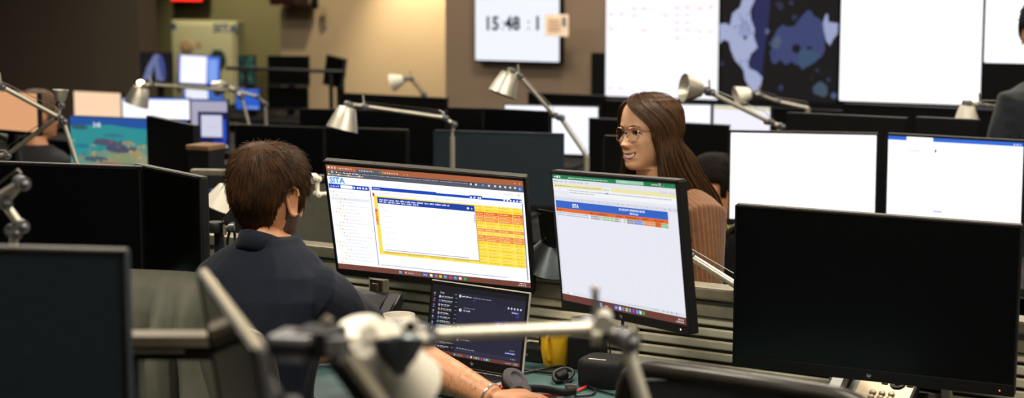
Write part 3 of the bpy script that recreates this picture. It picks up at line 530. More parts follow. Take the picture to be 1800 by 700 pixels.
c.poly([(0, .16), (.35, .12), (.7, .2), (1, .14), (1, .999), (0, .999)], '37a3a8', 2); c.poly([(0, .75), (.2, .6), (.42, .5), (.7, .42), (1, .5), (1, .999), (0, .999)], '7aa894', 3); c.poly([(.1, .9), (.35, .62), (.6, .55), (.7, .7), (.6, .999), (.05, .999)], 'a8ad8c', 4)
for u, v, ru, rv, col in ((.08, .18, .07, .05, '3f6a78'), (.3, .42, .11, .06, '5c5f78'), (.42, .52, .12, .075, '575a74'), (.22, .72, .1, .05, '4c6878'), (.25, .62, .08, .04, '88a08c'), (.46, .68, .12, .09, '9aa57c'), (.1, .5, .06, .04, '2f8a9c'), (.37, .3, .09, .03, '3a86a0'), (.5, .42, .05, .03, 'b0a070'), (.56, .62, .05, .1, 'b8a878'), (.35, .8, .1, .05, 'b07868'), (.12, .66, .05, .03, '5a9a90'), (.5, .8, .08, .04, '7a8c70')): blob(u, v, ru, rv, col, 5)
for u, v in ((.3, .42), (.42, .52)): c.poly([(u + .09, v), (u + .15, v - .05), (u + .14, v + .05)], '5c5f78', 6); c.rect(u - .03, v - .035, u + .05, v - .03, '70748c', 7)
for k in range(40): u, v = random.uniform(0, .65), random.uniform(.4, .95); blob(u, v, .012, .012, random.choice(['d86a40', 'e0b060', 'f0d080', '406878', '88b0a0']), 6, 6)
c.text(.2, .17, .08, '3:48', 'f0f8ff', 8, .8, bold=True); c.build(r, .72)
r, c = mon('dark monitor turned edgeways right of the reef screen', 258, 203, 340, 209, 350, 5.25, yw=-60)
r, c = mon('unlit black monitor in the middle distance left of the long lamp arm', 526, 191, 786, 196, 290, 6.3)
r, c = mon('black monitor beyond the blue-black one, left half of a pair', 786, 189, 850, 191, 290, 6.35, yw=-15); r, c = mon('black monitor beyond the blue-black one, right half of a pair', 850, 190, 966, 196, 290, 6.3)
r, c = mon('small unlit monitor just left of the woman\'s glasses', 1060, 238, 1100, 240, 330, 5.35, yw=-25)
# --- third row
n = 7.6
r, c = mon('lit white monitor behind the thin diagonal lamp arm, left of the woman', 886, 183, 1053, 187, 273, 7.35, lit=1, bez=.005); c.rect(0, 0, 1, 1, 'f4f6ff', 0); c.rect(.45, .12, .95, .15, 'eaedf6', 1); c.build(r, 1.15)
r, c = mon('lit white monitor directly right of the woman\'s hair top', 1120, 181, 1251, 183, 250, n, lit=1, bez=.005); c.rect(0, 0, 1, 1, 'f2f3ff', 0); c.build(r, 1.15)
r, c = mon('lit white monitor with yellow line, behind the right lamp arm', 1253, 183, 1356, 187, 255, n, lit=1, bez=.005); c.rect(0, 0, 1, 1, 'f0eefa', 0); c.rect(0, .02, 1, .1, 'd8d0a8', 1); c.build(r, 1.05)
r, c = mon('peach monitor cut by the left edge, behind dark hair', -70, 154, 66, 163, 228, 5.2, lit=1, bez=.004); c.rect(0, 0, 1, 1, 'f0b080', 0)
for k in range(8): c.dashes(.3, .1 + k * .1, .6, .02, 'e8a478', 1, .05)
c.build(r, .85)
r, c = mon('pale peach monitor right of the dark hair, under brown wall', 129, 159, 213, 163, 228, 7.65, lit=1, bez=.004); c.rect(0, 0, 1, 1, 'ffd8b4', 0); c.dashes(.05, .2, .8, .03, 'f4c8a4', 1, .08); c.dashes(.05, .5, .7, .03, 'f4c8a4', 1, .08); c.build(r, 1.0)
r, c = mon('lit white monitor behind the glowing lamp head', 214, 171, 334, 173, 250, 7.6, yw=-8, lit=1, bez=.004); c.rect(0, 0, 1, 1, 'f6f5ff', 0); c.rect(0, 0, 1, .06, '4a78d0', 1); c.build(r, 1.2)
r, c = mon('portrait monitor with white page on dark blue, left of the man', 335, 174, 400, 176, 264, 6.6, yw=-15, lit=1, bez=.003); c.rect(0, 0, 1, 1, 'b4b0c8', 0); c.rect(0, .0, 1, .04, '5a7ab8', 1); c.rect(.18, .25, 1, .95, '101a50', 1); c.rect(.6, .85, .95, .95, '1a3ab0', 2); c.rect(.27, .32, .85, .78, 'dcdcf2', 2); c.rect(.88, .4, .95, .85, '2a5ae0', 2); c.dashes(.4, .55, .3, .015, 'b4b4cc', 3, .04); c.rect(.55, .95, 1, 1, 'a8cce4', 2); c.build(r, .9)
# --- far left corner
r, c = mon('tilted white screen with blue border before the pale cabinet', 313, 97, 386, 96, 152, 9.6, yw=-10, roll=R(3), lit=1, bez=.003, stand=True); c.rect(0, 0, 1, 1, '3f66d0', 0); c.rect(.04, .02, .68, .98, 'f6f4ff', 1); c.rect(.72, .1, .95, .9, '7a9ae0', 1); c.dashes(.35, .27, .25, .05, 'd8b8e8', 2, .08); c.build(r, 1.15)
r, c = mon('white laptop screen below the tilted white screen', 322, 153, 392, 154, 182, 9.2, yw=-10, lit=1, bez=.003, stand=False); c.rect(0, 0, 1, 1, '3a6ac8', 0); c.rect(.05, 0, .62, 1, 'eef0fa', 1); c.build(r, 1.0); MB().box((0, -.1, .006), (.36, .26, .012)).build('keyboard_base', M['greyalu'], r); r.location.z += 0
r, c = mon('dark monitor showing a pale blue swoosh, left of the cabinet', 246, 92, 302, 93, 146, 9.0, yw=-15, lit=1, bez=.003); c.rect(0, 0, 1, 1, '14121c', 0); c.poly([(.05, .98), (.2, .5), (.45, .05), (.6, .05), (.72, .5), (.75, .98), (.5, .98), (.45, .4), (.3, .98)], '7c88b8', 1); c.poly([(.55, .2), (.68, .05), (.78, .4), (.8, .9), (.66, .9)], '4a58a0', 2); c.build(r, .7)
r, c = mon('small monitor with dark green picture right of the cabinet', 417, 97, 449, 97, 152, 9.6, yw=-12, lit=1, bez=.003)
c.rect(0, 0, 1, 1, '1e3a34', 0)
for k in range(30): blob(random.uniform(.1, .9), random.uniform(.08, .9), .1, .06, random.choice(['2c5648', '18302c', '3f6a60', '101e1c']), 1, 7)
c.build(r, .7)
r, c = mon('blue desktop monitor below the green picture', 414, 155, 457, 158, 222, 8.8, yw=-20, lit=1, bez=.003); c.rect(0, 0, 1, 1, '2a66d8', 0); c.rect(.45, .85, .95, .97, '88a8ec', 1); c.build(r, .8)
r, c = mon('unlit black monitor in upper left, upper of two before pale wall', 470, 98, 543, 94, 151, 9.2, yw=-10, top_trim=None, shell='black'); MB().box((.11, .01, 0), (.012, .03, .2)).build('side_edge', M['edgegrey'], r) if False else None
r, c = mon('unlit black monitor in upper left, lower of two before pale wall', 470, 152, 541, 153, 215, 9.0, yw=-10)
r, c = mon('small tilted black monitor alone before the pale wall', 570, 99, 604, 100, 152, 9.0, yw=-30, roll=R(10), top_trim=None, shell='edgegrey')
r = thing('mounting_bar', 'dark horizontal mounting bar behind the far left monitors', 'bar', P(500, 123, 11.6), WYAW); MB().tube([(-.45, 0, 0), (.45, 0, 0)], .012).build('bar', M['steel'], r)
for x in (-.3, .35): MB().tube([(x, 0, 0), (x, 0, -(P(500, 123, 11.6).z - .73))], .014).build('post', M['steel'], r); MB().box((x, 0, -(P(500, 123, 11.6).z - .735)), (.16, .16, .012)).build('foot', M['steel'], r)
o = thing('bottle', 'small bottle with brown cap and blue body, below the small tilted monitor', 'bottle', Vector((*P(558, 188, 9.6).xy, .73)))
MB().lathe([(.03, 0), (.033, .02), (.033, .13), (.02, .16), (.02, .165)]).build('body', M['bottleblue'], o, True); MB().lathe([(.022, .165), (.022, .2)]).build('cap', M['brownbox'], o)
desk('far desk in the left corner below the pale cabinet', -8.05, 9.2, 1.9, .9, 'deskdark')
desk('desk before the pale far wall under the small white lamp', -6.2, 8.95, 1.4, .6, 'deskdark')

# ------------------------------------------------------------------ clamp arms of the three near monitors
def clamp_arm(root, C, px):
    """arm from the back of a monitor to a clamp on the divider's top rail at column px"""
    Y = Yn(px, nA); q = P(px, 100, Y); q.z = .952; Mi = (Matrix.Translation(root.location) @ Matrix.Rotation(root.rotation_euler.z, 4, 'Z')).inverted()
    b = Mi @ q; zc = C - root.location.z; a = Vector((0, .095, zc))
    MB().tube([a, a.lerp(b, .5) + Vector((0, 0, .03)), Vector((b.x, b.y, zc - .03))], .014).build('mount_arm', M['steel'], root, True)
    MB().tube([(b.x, b.y, zc), b], .013).build('mount_pole', M['steel'], root, True)
    MB().box(b + Vector((0, 0, .0)), (.07, .09, .012), Matrix.Rotation(YAW - root.rotation_euler.z, 4, 'Z'), bev=.003).build('clamp', M['steel'], root)
mons = [o for o in COL.objects if o.name.startswith('computer_monitor') and o.parent is None]
b = MB(); k_ = (Matrix.Translation(mons[1].location) @ Matrix.Rotation(mons[1].rotation_euler.z, 4, 'Z')).inverted() @ P(1206, 424, 3.84); b.tube([k_ + Vector((-.03, -.01, 0)), k_], .009, 12); b.lathe([(.011, -.006), (.013, 0), (.011, .006)], k_, (1, 0, 0), 12); b.build('adjusting_knob', M['black'], mons[1], True)
for o, C, px in ((mons[0], 1.0479, 800), (mons[1], 1.0857, 1090), (mons[2], .9903, 1420)):
    for c_ in list(o.children):
        if c_.name.split('.')[0] in ('mount_arm', 'mount_pole', 'stand_neck', 'stand_base'): bpy.data.objects.remove(c_)
    clamp_arm(o, C, px)

# ------------------------------------------------------------------ desk lamps
def shade(root, c, ax, r1, r2, L, m='alu', bulb=False, th=.0015):
    ax = Vector(ax).normalized(); c = Vector(c)
    o = MB().lathe([(r1 * .35, -.004), (r1 * .9, -.003), (r1, .002), (r1 + (r2 - r1) * .5, L * .5), (r2, L), (r2 - th * 1.5, L), (r1 - th, .006), (r1 * .3, .004)], c, ax, 28, cap=False).build('lamp_shade', M[m], root, True)
    MB().lathe([(r1 * .36, -.012), (r1 * .36, .012)], c, ax, 14).build('shade_cap', M['alu'], root, True)
    b = MB(); b.lathe([(.012, .01), (.013, .02), (.012, L * .3)], c, ax, 12); b.build('bulb_socket', M['greyalu'], root, True)
    MB().ball(c + ax * L * .5, .018, 12).build('bulb', M['bulb' if bulb else 'cream'], root, True)
def lamp(label, nodes, hd, ax, r1=.035, r2=.07, L=.1, ar=.0075, m='alu', base=True, bulb=False, group=None, rod=True, z0=.73, sm='alu', wires=True):
    pts = [P(*q) for q in nodes]; root = thing('desk_lamp', label, 'lamp', Vector((pts[0].x, pts[0].y, z0)), 0, group); I = Matrix.Translation(-root.location)
    pts = [I @ p for p in pts]; hp = I @ P(*hd)
    if base:
        MB().tube([(0, 0, .0), pts[0]], ar * 1.5).build('base_pole', M[m], root, True); MB().lathe([(.06, 0), (.062, .01), (.05, .018), (.012, .022)]).build('base_plate', M[m], root, True)
    for a, b in zip(pts, pts[1:] + [hp]):
        d = (b - a); L_ = d.length
        if L_ < .004: continue
        MB().tube([a, b], ar, 12).build('arm', M[m], root, True)
        if wires and L_ > .1:
            s = Vector((0, 0, ar * 2.1)); MB().tube([a + s, a + s * 1.6 + d * .06, b + s], ar * .16, 5).build('spring_wire', M['wire'], root)
    side = Vector((.5, -.85, 0)).normalized()
    for p in pts[1:] + [hp]:
        b = MB(); b.tube([p - side * ar * 2.2, p + side * ar * 2.2], ar * 1.5, 14); b.ball(p + side * ar * 2.3, ar * .9, 10); b.build('joint', M['greyalu' if m == 'alu' else m], root, True)
    if rod:
        p = pts[-1] if len(pts) > 1 else pts[0]; MB().tube([p, p + Vector((-.004, 0, ar * 5.5))], ar * .45, 8).build('tension_rod', M[m], root, True)
    a = Vector(ax).normalized(); shade(root, hp + a * .015, a, r1, r2, L, sm, bulb); return root
lamp('silver desk lamp with glowing head, upper left before white monitor', [(468, 225, 9.2), (466, 183, 9.2), (452, 170, 9.15), (414, 160, 9.1), (266, 149, 8.9)], (250, 150, 8.85), (-.35, 0, -1), .04, .062, .085, .008, bulb=True)
h_ = [o for o in COL.objects if o.name == 'desk_lamp'][0]; c_ = P(247, 147, 8.85) - h_.location; MB().lathe([(.016, 0), (.017, .008), (.0, .009)], c_, (.2, -.6, 1), 14).build('lit_vent', M['bulb'], h_, True)
lamp('silver desk lamp standing beside the glowing lamp\'s post', [(439, 225, 9.0), (424, 170, 9.0), (414, 160, 9.05)], (398, 150, 9.1), (-.9, .3, -.3), .03, .04, .05, .008, rod=True)
lamp('silver lamp with conical head above the unlit monitors, left of centre', [(796, 240, 7.0), (796, 218, 7.0), (781, 207, 7.0), (640, 187, 6.95)], (612, 183, 6.95), (-.25, -.1, -1), .035, .062, .085, .008)
lamp('silver lamp with long diagonal arm below the clock', [(1031, 275, 7.1), (985, 207, 7.1), (974, 203, 7.1), (912, 133, 7.05)], (899, 124, 7.05), (-.4, -.15, -1), .036, .056, .085, .008)
lamp('silver lamp right of the woman\'s hair, head turned up left', [(1369, 235, 7.0), (1371, 222, 7.0), (1352, 214, 7.0), (1248, 163, 6.95)], (1238, 158, 6.95), (-1, -.3, .12), .03, .055, .07, .009)
lamp('small cream lamp head before the dark world map', [(1420, 190, 8.6), (1365, 178, 8.6), (1335, 167, 8.55)], (1322, 163, 8.55), (-1, -.2, -.25), .03, .05, .065, .008, sm='cream')
lamp('pale upright lamp head at right, beside the plaid figure', [(1765, 230, 7.1), (1762, 190, 7.1), (1722, 184, 7.0)], (1700, 181, 7.0), (0, 0, -1), .03, .05, .062, .008, sm='cream')
lamp('small white lamp lit before the pale far wall', [(755, 180, 11.0), (745, 166, 11.0), (722, 139, 10.9)], (712, 139, 10.9), (-1, .25, -.3), .03, .055, .07, .009, sm='cream', bulb=True)
lamp('silver lamp arm bent in a peak at the left edge, head out of frame', [(139, 300, 6.0), (111, 213, 6.0), (104, 207, 6.0), (2, 152, 5.9)], (-40, 130, 5.9), (0, 0, -1), .035, .06, .085, .008)
lamp('silver lamp crossing below the bent one, small pale green head', [(-60, 277, 6.15), (12, 273, 6.15), (102, 205, 6.1)], (106, 184, 6.1), (.05, 0, 1), .018, .026, .035, .008, rod=False)
lamp('cream lamp shade just left of the seated man\'s head', [(440, 420, 5.75), (440, 330, 5.75)], (402, 322, 5.7), (-.45, 0, -1), .028, .055, .07, .007, sm='cream', rod=False)
lamp('white lamp joint between the man\'s ear and the wide lit monitor', [(596, 440, 5.3), (580, 341, 5.3), (558, 341, 5.3), (558, 314, 5.3)], (552, 312, 5.3), (-.2, 1, -.3), .008, .012, .012, .006, m='cream', rod=False, wires=False)
lamp('silver lamp arm before the woman\'s brown shirt, dome behind tilted monitor', [(1420, 640, 4.0), (1395, 565, 4.08), (1207, 447, 4.32)], (975, 418, 4.5), (-.1, .4, -1), .035, .078, .06, .009, sm='dome', base=False, z0=.73)
bl = COL.objects[-1]
# lamp behind the left foreground monitor
lamp('bluish white lamp joint above the lower left monitor', [(24, 470, 2.9), (24, 408, 2.9), (36, 397, 2.9), (6, 356, 2.9), (38, 322, 2.88)], (-50, 375, 2.9), (-.5, 0, -1), .03, .06, .08, .0075, rod=False)
# the big blurred foreground lamp
root = lamp('large blurred foreground desk lamp with cream shade and jointed arm', [(1148, 760, 2.12), (1096, 597, 2.14), (1050, 578, 2.16), (742, 590, 2.1)], (706, 590, 2.08), (.01, -.01, -1), .001, .002, .002, .0088, rod=False, wires=False)
for c_ in list(root.children):
    if c_.name.split('.')[0] in ('lamp_shade', 'shade_cap', 'bulb_socket', 'bulb'): bpy.data.objects.remove(c_)
I = Matrix.Translation(-root.location); q = lambda *a: I @ P(*a)
a = q(655, 597, 2.03); b = q(710, 678, 2.09); ax = (b - a); shade(root, a, ax, .030, .047, ax.length, 'cream')
MB().tube([q(1048, 578, 2.16), q(1046, 510, 2.16)], .0042, 10).build('tension_rod', M['greyalu'], root, True); MB().ball(q(1046, 509, 2.16), .0058, 10).build('rod_tip', M['alu'], root, True)
b = MB(); b.tube([q(1060, 570, 2.12), q(1062, 558, 2.2)], .011, 14); b.tube([q(1040, 590, 2.13), q(1056, 590, 2.13)], .013, 14); b.build('elbow_housing', M['alu'], root, True)
b = MB(); b.lathe([(.010, -.02), (.021, -.018), (.023, 0), (.021, .02), (.01, .024)], q(706, 606, 2.06), q(735, 560, 2.06) - q(690, 640, 2.06), 20); b.build('head_joint', M['greyalu'], root, True)
b = MB(); b.lathe([(.0115, -.014), (.0125, .0), (.0115, .018)], q(720, 577, 2.06), (.2, -1, .1), 18); b.build('swivel_ring', M['cream'], root, True); MB().lathe([(.006, 0), (.0058, .006)], q(721, 575, 2.035), (.2, -1, .1), 14).build('swivel_hole', M['black'], root, True)
MB().lathe([(.028, 0), (.029, .004), (.02, .022), (.009, .034), (.007, .04)], q(698, 598, 2.0), q(702, 640, 1.99) - q(698, 598, 2.0), 22).build('head_cone', M['dome'], root, True)
b = MB(); b.tube([q(672, 600, 2.035), q(700, 604, 2.03), q(748, 594, 2.05)], .006, 10); b.build('head_fork', M['cream'], root, True); MB().ball(q(672, 600, 2.03), .0065, 10).build('fork_screw', M['black'], root, True)
b = MB(); b.lathe([(.02, -.003), (.027, .0), (.027, .005), (.02, .007)], q(632, 580, 2.06), (-.15, -.35, 1), 22); b.build('shade_collar', M['cream'], root, True)
# monitor arms in the foreground
r = thing('monitor_arm', 'blurred grey monitor arm joint between edge-on monitor and cream shade', 'monitor arm', Vector((*P(630, 700, 1.93).xy, .73))); I = Matrix.Translation(-r.location); q = lambda *a: I @ P(*a)
def bar(pts, w, t, m, name, par): return MB().tube(pts, w, 4, flat=t / w, up=(0, 0, 1)).build(name, M[m], par)
qx = Matrix.Rotation(R(-15), 4, 'Z')
MB().box(q(521, 592, 1.92), (.046, .05, .010), qx, bev=.003).build('top_plate', M['greyalu'], r); MB().box(q(518, 628, 1.92), (.03, .03, .008), qx, bev=.002).build('lower_plate', M['greyalu'], r)
MB().box(q(516, 609, 1.925), (.046, .04, .018), qx, bev=.003).build('hinge_block', M['steel'], r); MB().box(q(563, 600, 1.93), (.045, .05, .03), qx, bev=.004).build('hinge_block', M['black'], r)
MB().tube([q(592, 622, 1.9), q(592, 594, 1.9)], .012, 14).build('pivot', M['greyalu'], r, True); MB().tube([q(572, 598, 1.95), q(568, 566, 1.95), q(574, 560, 1.95), q(581, 566, 1.95)], .0042, 8).build('cable_hook', M['railtop'], r, True)
bar([q(596, 626, 1.9), q(664, 720, 1.9), q(690, 800, 1.92)], .016, .024, 'black', 'lower_arm', r); bar([q(612, 628, 1.878), q(680, 722, 1.878)], .0085, .006, 'railtop', 'arm_highlight', r)  # pale strip imitates light along the black arm's edge
MB().tube([q(690, 800, 1.92), (q(690, 800, 1.92).x, q(690, 800, 1.92).y, 0)], .018, 12).build('post', M['steel'], r, True)
r = thing('monitor_arm', 'blurred tan-lit horizontal bar crossing before the draped chair', 'monitor arm', Vector((*P(300, 700, 2.42).xy, .73))); I = Matrix.Translation(-r.location); q = lambda *a: I @ P(*a)
A, B = q(210, 606, 2.42), q(395, 606, 2.42); C = (A + B) / 2; w_ = (B - A).length
MB().box(C + Vector((0, .004, -.008)), (w_, .03, .024), bev=.003).build('beam', M['black'], r); MB().box(C + Vector((0, 0, .008)), (w_, .045, .016), bev=.002).build('beam_highlight', M['beamtop'], r); MB().box(C + Vector((-.02, -.016, -.006)), (w_ * .55, .006, .004)).build('cable_slot', M['railtop'], r)  # brown-grey upper half imitates light on the bar's top face
MB().tube([(A.x + .01, A.y, A.z - .014), (A.x + .01, A.y, 0)], .016).build('post', M['steel'], r, True)
# arm left of the man, and the free mounting plate between the lit monitors
r = thing('monitor_arm', 'black monitor arm hinge with steel knob behind the man\'s neck', 'monitor arm', Vector((*P(380, 420, 4.92).xy, .73))); I = Matrix.Translation(-r.location); q = lambda *a: I @ P(*a)
MB().lathe([(.026, -.014), (.028, -.01), (.028, .01), (.026, .014)], q(378, 399, 4.92), (0, 0, 1), 20).build('hinge_drum', M['steel'], r, True); MB().box(q(395, 400, 4.9), (.006, .03, .04), bev=.002).build('bracket', M['railtop'], r)
MB().tube([q(397, 399, 4.9), q(402, 398, 4.9)], .006, 8).build('shaft', M['wire'], r, True); MB().tube([q(402, 398, 4.9), q(412, 397, 4.9)], .011, 10).build('knob', M['greyalu'], r, True)
bar([q(394, 392, 4.9), q(420, 362, 4.9)], .012, .02, 'steel', 'arm', r); MB().tube([q(385, 405, 4.94), (q(385, 405, 4.94).x, q(385, 405, 4.94).y, .0)], .014).build('post', M['steel'], r, True)
MB().tube(spline([q(404, 405, 4.92), q(400, 425, 4.92), q(402, 440, 4.93)]), .004, 6).build('cable', M['cable'], r, True); MB().tube(spline([q(412, 405, 4.92), q(413, 428, 4.92), q(409, 445, 4.93)]), .004, 6).build('cable', M['cable'], r, True)
r = thing('mount_plate', 'free black mounting plate with screw holes between the two lit monitors', 'mount', Vector((*P(965, 480, 4.52).xy, .73)), YAW); I = (Matrix.Translation(r.location) @ Zr).inverted(); q = lambda *a: I @ P(*a)
c_ = q(972, 402, 4.46); Mr = Matrix.Rotation(R(-20), 4, 'Z') @ Matrix.Rotation(R(9), 4, 'X'); MB().box(c_, (.105, .006, .09), Mr, bev=.003).build('plate', M['plate'], r)
for sx, sz in ((-.043, .034), (-.043, -.034), (.02, .0), (-.03, -.027)): MB().tube([c_ + Mr @ Vector((sx, -.0035, sz)), c_ + Mr @ Vector((sx, -.005, sz))], .0028, 8).build('screw', M['wire'], r)
MB().tube([c_ + Vector((.01, .006, 0)), (c_.x + .02, c_.y + .05, c_.z), (c_.x + .02, c_.y + .05, .205)], .012).build('pole', M['steel'], r, True); MB().box((c_.x + .02, c_.y + .06, .217), (.05, .06, .01)).build('clamp', M['steel'], r)

# ------------------------------------------------------------------ things on the desk
def dk(px, py, z=.73):
    o = Vector((0, 0, CAM_H)); d = P(px, py, 1) - o; return o + d * ((z - CAM_H) / d.z)
def mug(label, p, prof, m, handle, hz, hr, tilt=0, group=None):
    r = thing('mug', label, 'mug', p); MB().lathe(prof, n=32, cap=False).build('body', M[m], r, True)
    h = math.radians(handle); d = Vector((math.cos(h), math.sin(h), 0)); a, b, rr = hz
    MB().tube(spline([d * (rr - .004) + Vector((0, 0, a)), d * (rr + hr * .8) + Vector((0, 0, a + .002)), d * (rr + hr) + Vector((0, 0, (a + b) / 2)), d * (rr + hr * .6) + Vector((0, 0, b)), d * (rr - .006) + Vector((0, 0, b - .006))], 6), .006, 10, flat=.7).build('handle', M[m], r, True); return r
p = P(701, 552, 4.52); p.z = .73
r = mug('white coffee-stained mug behind the foreground lamp', p, [(.001, .0), (.036, 0), (.0395, .01), (.0415, .05), (.0415, .0965), (.0405, .098), (.039, .0965), (.038, .02), (.001, .012)], 'white_cer', 200, (.085, .03, .0415), .02)
for a, z in ((248, .083), (262, .077), (283, .088), (240, .07), (300, .09)): MB().ball((math.cos(R(a)) * .0412, math.sin(R(a)) * .0412, z), .0022, 8, (1, 1, 1.2)).build('coffee_spot', M['coffee'], r, True)
p = dk(977, 643)
r = mug('yellow mug with one handle beside the laptop', p, [(.001, 0), (.027, 0), (.031, .006), (.038, .045), (.0405, .075), (.0405, .094), (.0395, .0955), (.038, .094), (.028, .01), (.001, .008)], 'yellow_cer', 243, (.076, .026, .038), .016)
MB().box((-.0405, -.010, .068), (.003, .014, .03), bev=.001).build('printed_patch', M['black'], r)
p = P(1024, 560, 4.39); p.z = .73; r = thing('cup', 'grey cup without handle under the tilted monitor', 'cup', p); MB().lathe([(.001, 0), (.023, 0), (.026, .05), (.0275, .115), (.0265, .1165), (.025, .115), (.021, .01), (.001, .008)], n=28, cap=False).build('body', M['greyish'], r, True)
MB().lathe([(.001, .095), (.0245, .095)], n=20).build('dark_drink', M['black'], r)
p = P(1033, 640, 4.33); p.z = .73; r = thing('power_box', 'low black power box with plugs, between yellow mug and speaker', 'power box', p, R(-30)); MB().box((0, 0, .04), (.085, .05, .08), bev=.004).build('case', M['black'], r); MB().tube(spline([(0, .02, .02), (.02, .06, .006), (.09, .07, .004)]), .003, 6).build('cord', M['cable'], r, True)
p = dk(1062, 676); r = thing('speaker_puck', 'black rounded cube conference speaker with pale strip on top', 'speaker', p, R(-25))
b = MB(); rings = []
for z, k in ((0, .93), (.004, .98), (.05, 1), (.06, .97), (.064, .9)):
    rings.append([Vector((.054 * k * math.copysign(abs(math.cos(t)) ** .45, math.cos(t)), .054 * k * math.copysign(abs(math.sin(t)) ** .45, math.sin(t)), z)) for t in [2 * PI * i / 40 for i in range(40)]])
b.loft(rings); b.build('body', M['blackback'], r, True); MB().box((-.006, -.028, .0645), (.042, .006, .0012)).build('pale_strip', M['whitebox'], r)
p = dk(935, 640); r = thing('dock', 'flat black docking box behind the laptop', 'dock', p + EN * .05, YAW); MB().box((0, 0, .018), (.12, .07, .036), bev=.004).build('case', M['blackback'], r); MB().box((-.03, -.0355, .018), (.02, .002, .006)).build('port', M['greyalu'], r)
# laptop
HG = dk(829, 648, .748); LY = R(-38); r = thing('laptop', 'open silver laptop showing a dark chat window', 'laptop', Vector((HG.x, HG.y, .73)), LY); W_, D_ = .302, .205
MB().box((0, -D_ / 2, .0085), (W_, D_, .015), bev=.004).build('base', M['silver'], r); kb = MB().box((0, -.075, .0162), (W_ - .03, .105, .001)).build('keyboard', M['key'], r)
b = MB()
for j in range(6):
    for i in range(14): b.box((-.128 + i * .0197, -.118 + j * .0172, .0174), (.0165, .0145, .0018))
stuff(b.build('key', M['key'], kb)); MB().box((0, -.17, .0163), (.1, .06, .001)).build('touchpad', M['greyalu'], r); MB().box((0, -.008, .017), (W_ - .05, .008, .002)).build('hinge_strip', M['black'], r)
for k, w in enumerate((.012, .014, .006, .012)): MB().box((W_ / 2 + .0003, -.03 - k * .028, .009), (.001, w, .005)).build('port', M['black'], r)
LT = Matrix.Translation((0, .0, .016)) @ Matrix.Rotation(R(-9), 4, 'X') @ Matrix.Translation((0, 0, .1)); lw, lh = W_, .2
MB(LT).box((0, .004, 0), (lw, .006, lh), bev=.002).build('lid', M['silver'], r); MB(LT).box((0, .0, 0), (lw - .005, .003, lh - .005)).build('bezel', M['black'], r)
vs, fs = text_mesh('hp'); MB(LT).add([(-.005 + (x + y_ * .25) * .010, -.0018, -lh / 2 + .011 + y_ * .010) for x, y_, z in vs], fs).build('emblem', M['logo'], r)
c = Canvas(lw - .016, lh - .034, LT @ Matrix.Translation((0, -.0017, .007)))
c.rect(0, 0, 1, 1, '262840', 0); c.rect(0, 0, 1, .075, '14151f', 1); c.rect(0, .075, .065, .95, '11121b', 1); c.rect(.065, .075, .29, .95, '181a27', 1); c.rect(.29, .075, 1, .17, '22243a', 1)
for k in range(7): c.disc(.032, .13 + k * .085, .011, 'c84a50' if k == 1 else '8c90c0' if k != 2 else '6a70d8', 3, 8); c.dashes(.02, .155 + k * .085, .026, .01, 'a0a4c0', 3, .01)
c.text(.09, .125, .028, 'Chat', 'f2f4ff', 3); c.dashes(.25, .105, .03, .014, 'c0c4d8', 3, .01)
for k in range(13):
    v = .15 + k * .06; c.disc(.092, v + .02, .012, random.choice(['d8dce8', '8890d0', '60b080', 'c88a70', '5a6ad8', 'b0b4c8']), 3, 9); c.dashes(.112, v + .004, random.uniform(.09, .15), .016, 'eceef8', 3, .02); c.dashes(.112, v + .025, random.uniform(.06, .12), .012, '9a9eb4', 3, .02)
    c.dashes(.262, v + .006, .022, .011, 'b4b8cc', 3, .01)
    if k == 7: c.rect(.068, v - .006, .288, v + .046, '2c2f48', 2)
c.disc(.31, .125, .014, 'd0e0d8', 3); c.dashes(.33, .114, .1, .02, 'f4f6ff', 3, .03); c.dashes(.445, .118, .2, .014, 'a4a8c0', 3, .03); c.rect(.455, .16, .475, .166, '7a80f0', 3)
for k in range(5): c.disc(.83 + k * .032, .2, .010, 'd4d8e8', 3, 8)
for v, L in ((.30, .07), (.565, .14), (.72, .1)): c.disc(.325, v + .025, .015, 'd8dce4', 3); c.dashes(.36, v - .02, .12, .012, '9a9eb4', 3, .02); c.rect(.352, v, .352 + L + .02, v + .05, '30334c', 2); c.dashes(.36, v + .015, L, .02, 'eef0fa', 3, .02)
c.rect(.86, .235, .945, .275, '3b3f94', 2); c.dashes(.87, .247, .065, .018, 'eceeff', 3, .02); c.rect(.915, .285, .945, .32, '3b3f94', 2); c.rect(.7, .40, .945, .515, '333780', 2); c.rect(.715, .415, .935, .485, '2a2d66', 3); c.dashes(.725, .425, .13, .014, 'b8bcf0', 4, .02); c.dashes(.725, .452, .2, .018, 'f0f2ff', 4, .02); c.dashes(.72, .495, .03, .012, 'e0e4ff', 4)
c.rect(.83, .815, .945, .85, '3b3f94', 2); c.dashes(.84, .825, .095, .016, 'e4e6ff', 3, .03); c.dashes(.88, .785, .06, .012, '9a9eb4', 3)
c.rect(.3, .885, .96, .93, '31344e', 2); c.dashes(.32, .865, .2, .018, 'b0b4c8', 3, .014); c.dashes(.9, .9, .05, .016, 'c8cce0', 3, .014)
c.rect(0, .945, 1, 1, '70403a', 3)
for k, (u, col) in enumerate(((.31, '60c0f0'), (.36, '9a6a60'), (.452, '3a6fd0'), (.49, 'e8e8ec'), (.52, '5a90e0'), (.545, 'f0c040'), (.57, '3fb0d8'), (.6, 'b03ab8'), (.63, '50a8e8'), (.655, 'd8dce4'), (.68, '28b050'))): c.rect(u - (.009 if k != 1 else .03), .958, u + (.009 if k != 1 else .035), .988, col, 4)
c.dashes(.85, .965, .06, .014, 'f0e4de', 4, .012); c.dashes(.935, .957, .045, .01, 'f0e4de', 4, .01); c.dashes(.93, .975, .05, .01, 'f0e4de', 4, .01)
c.build(r, .75)
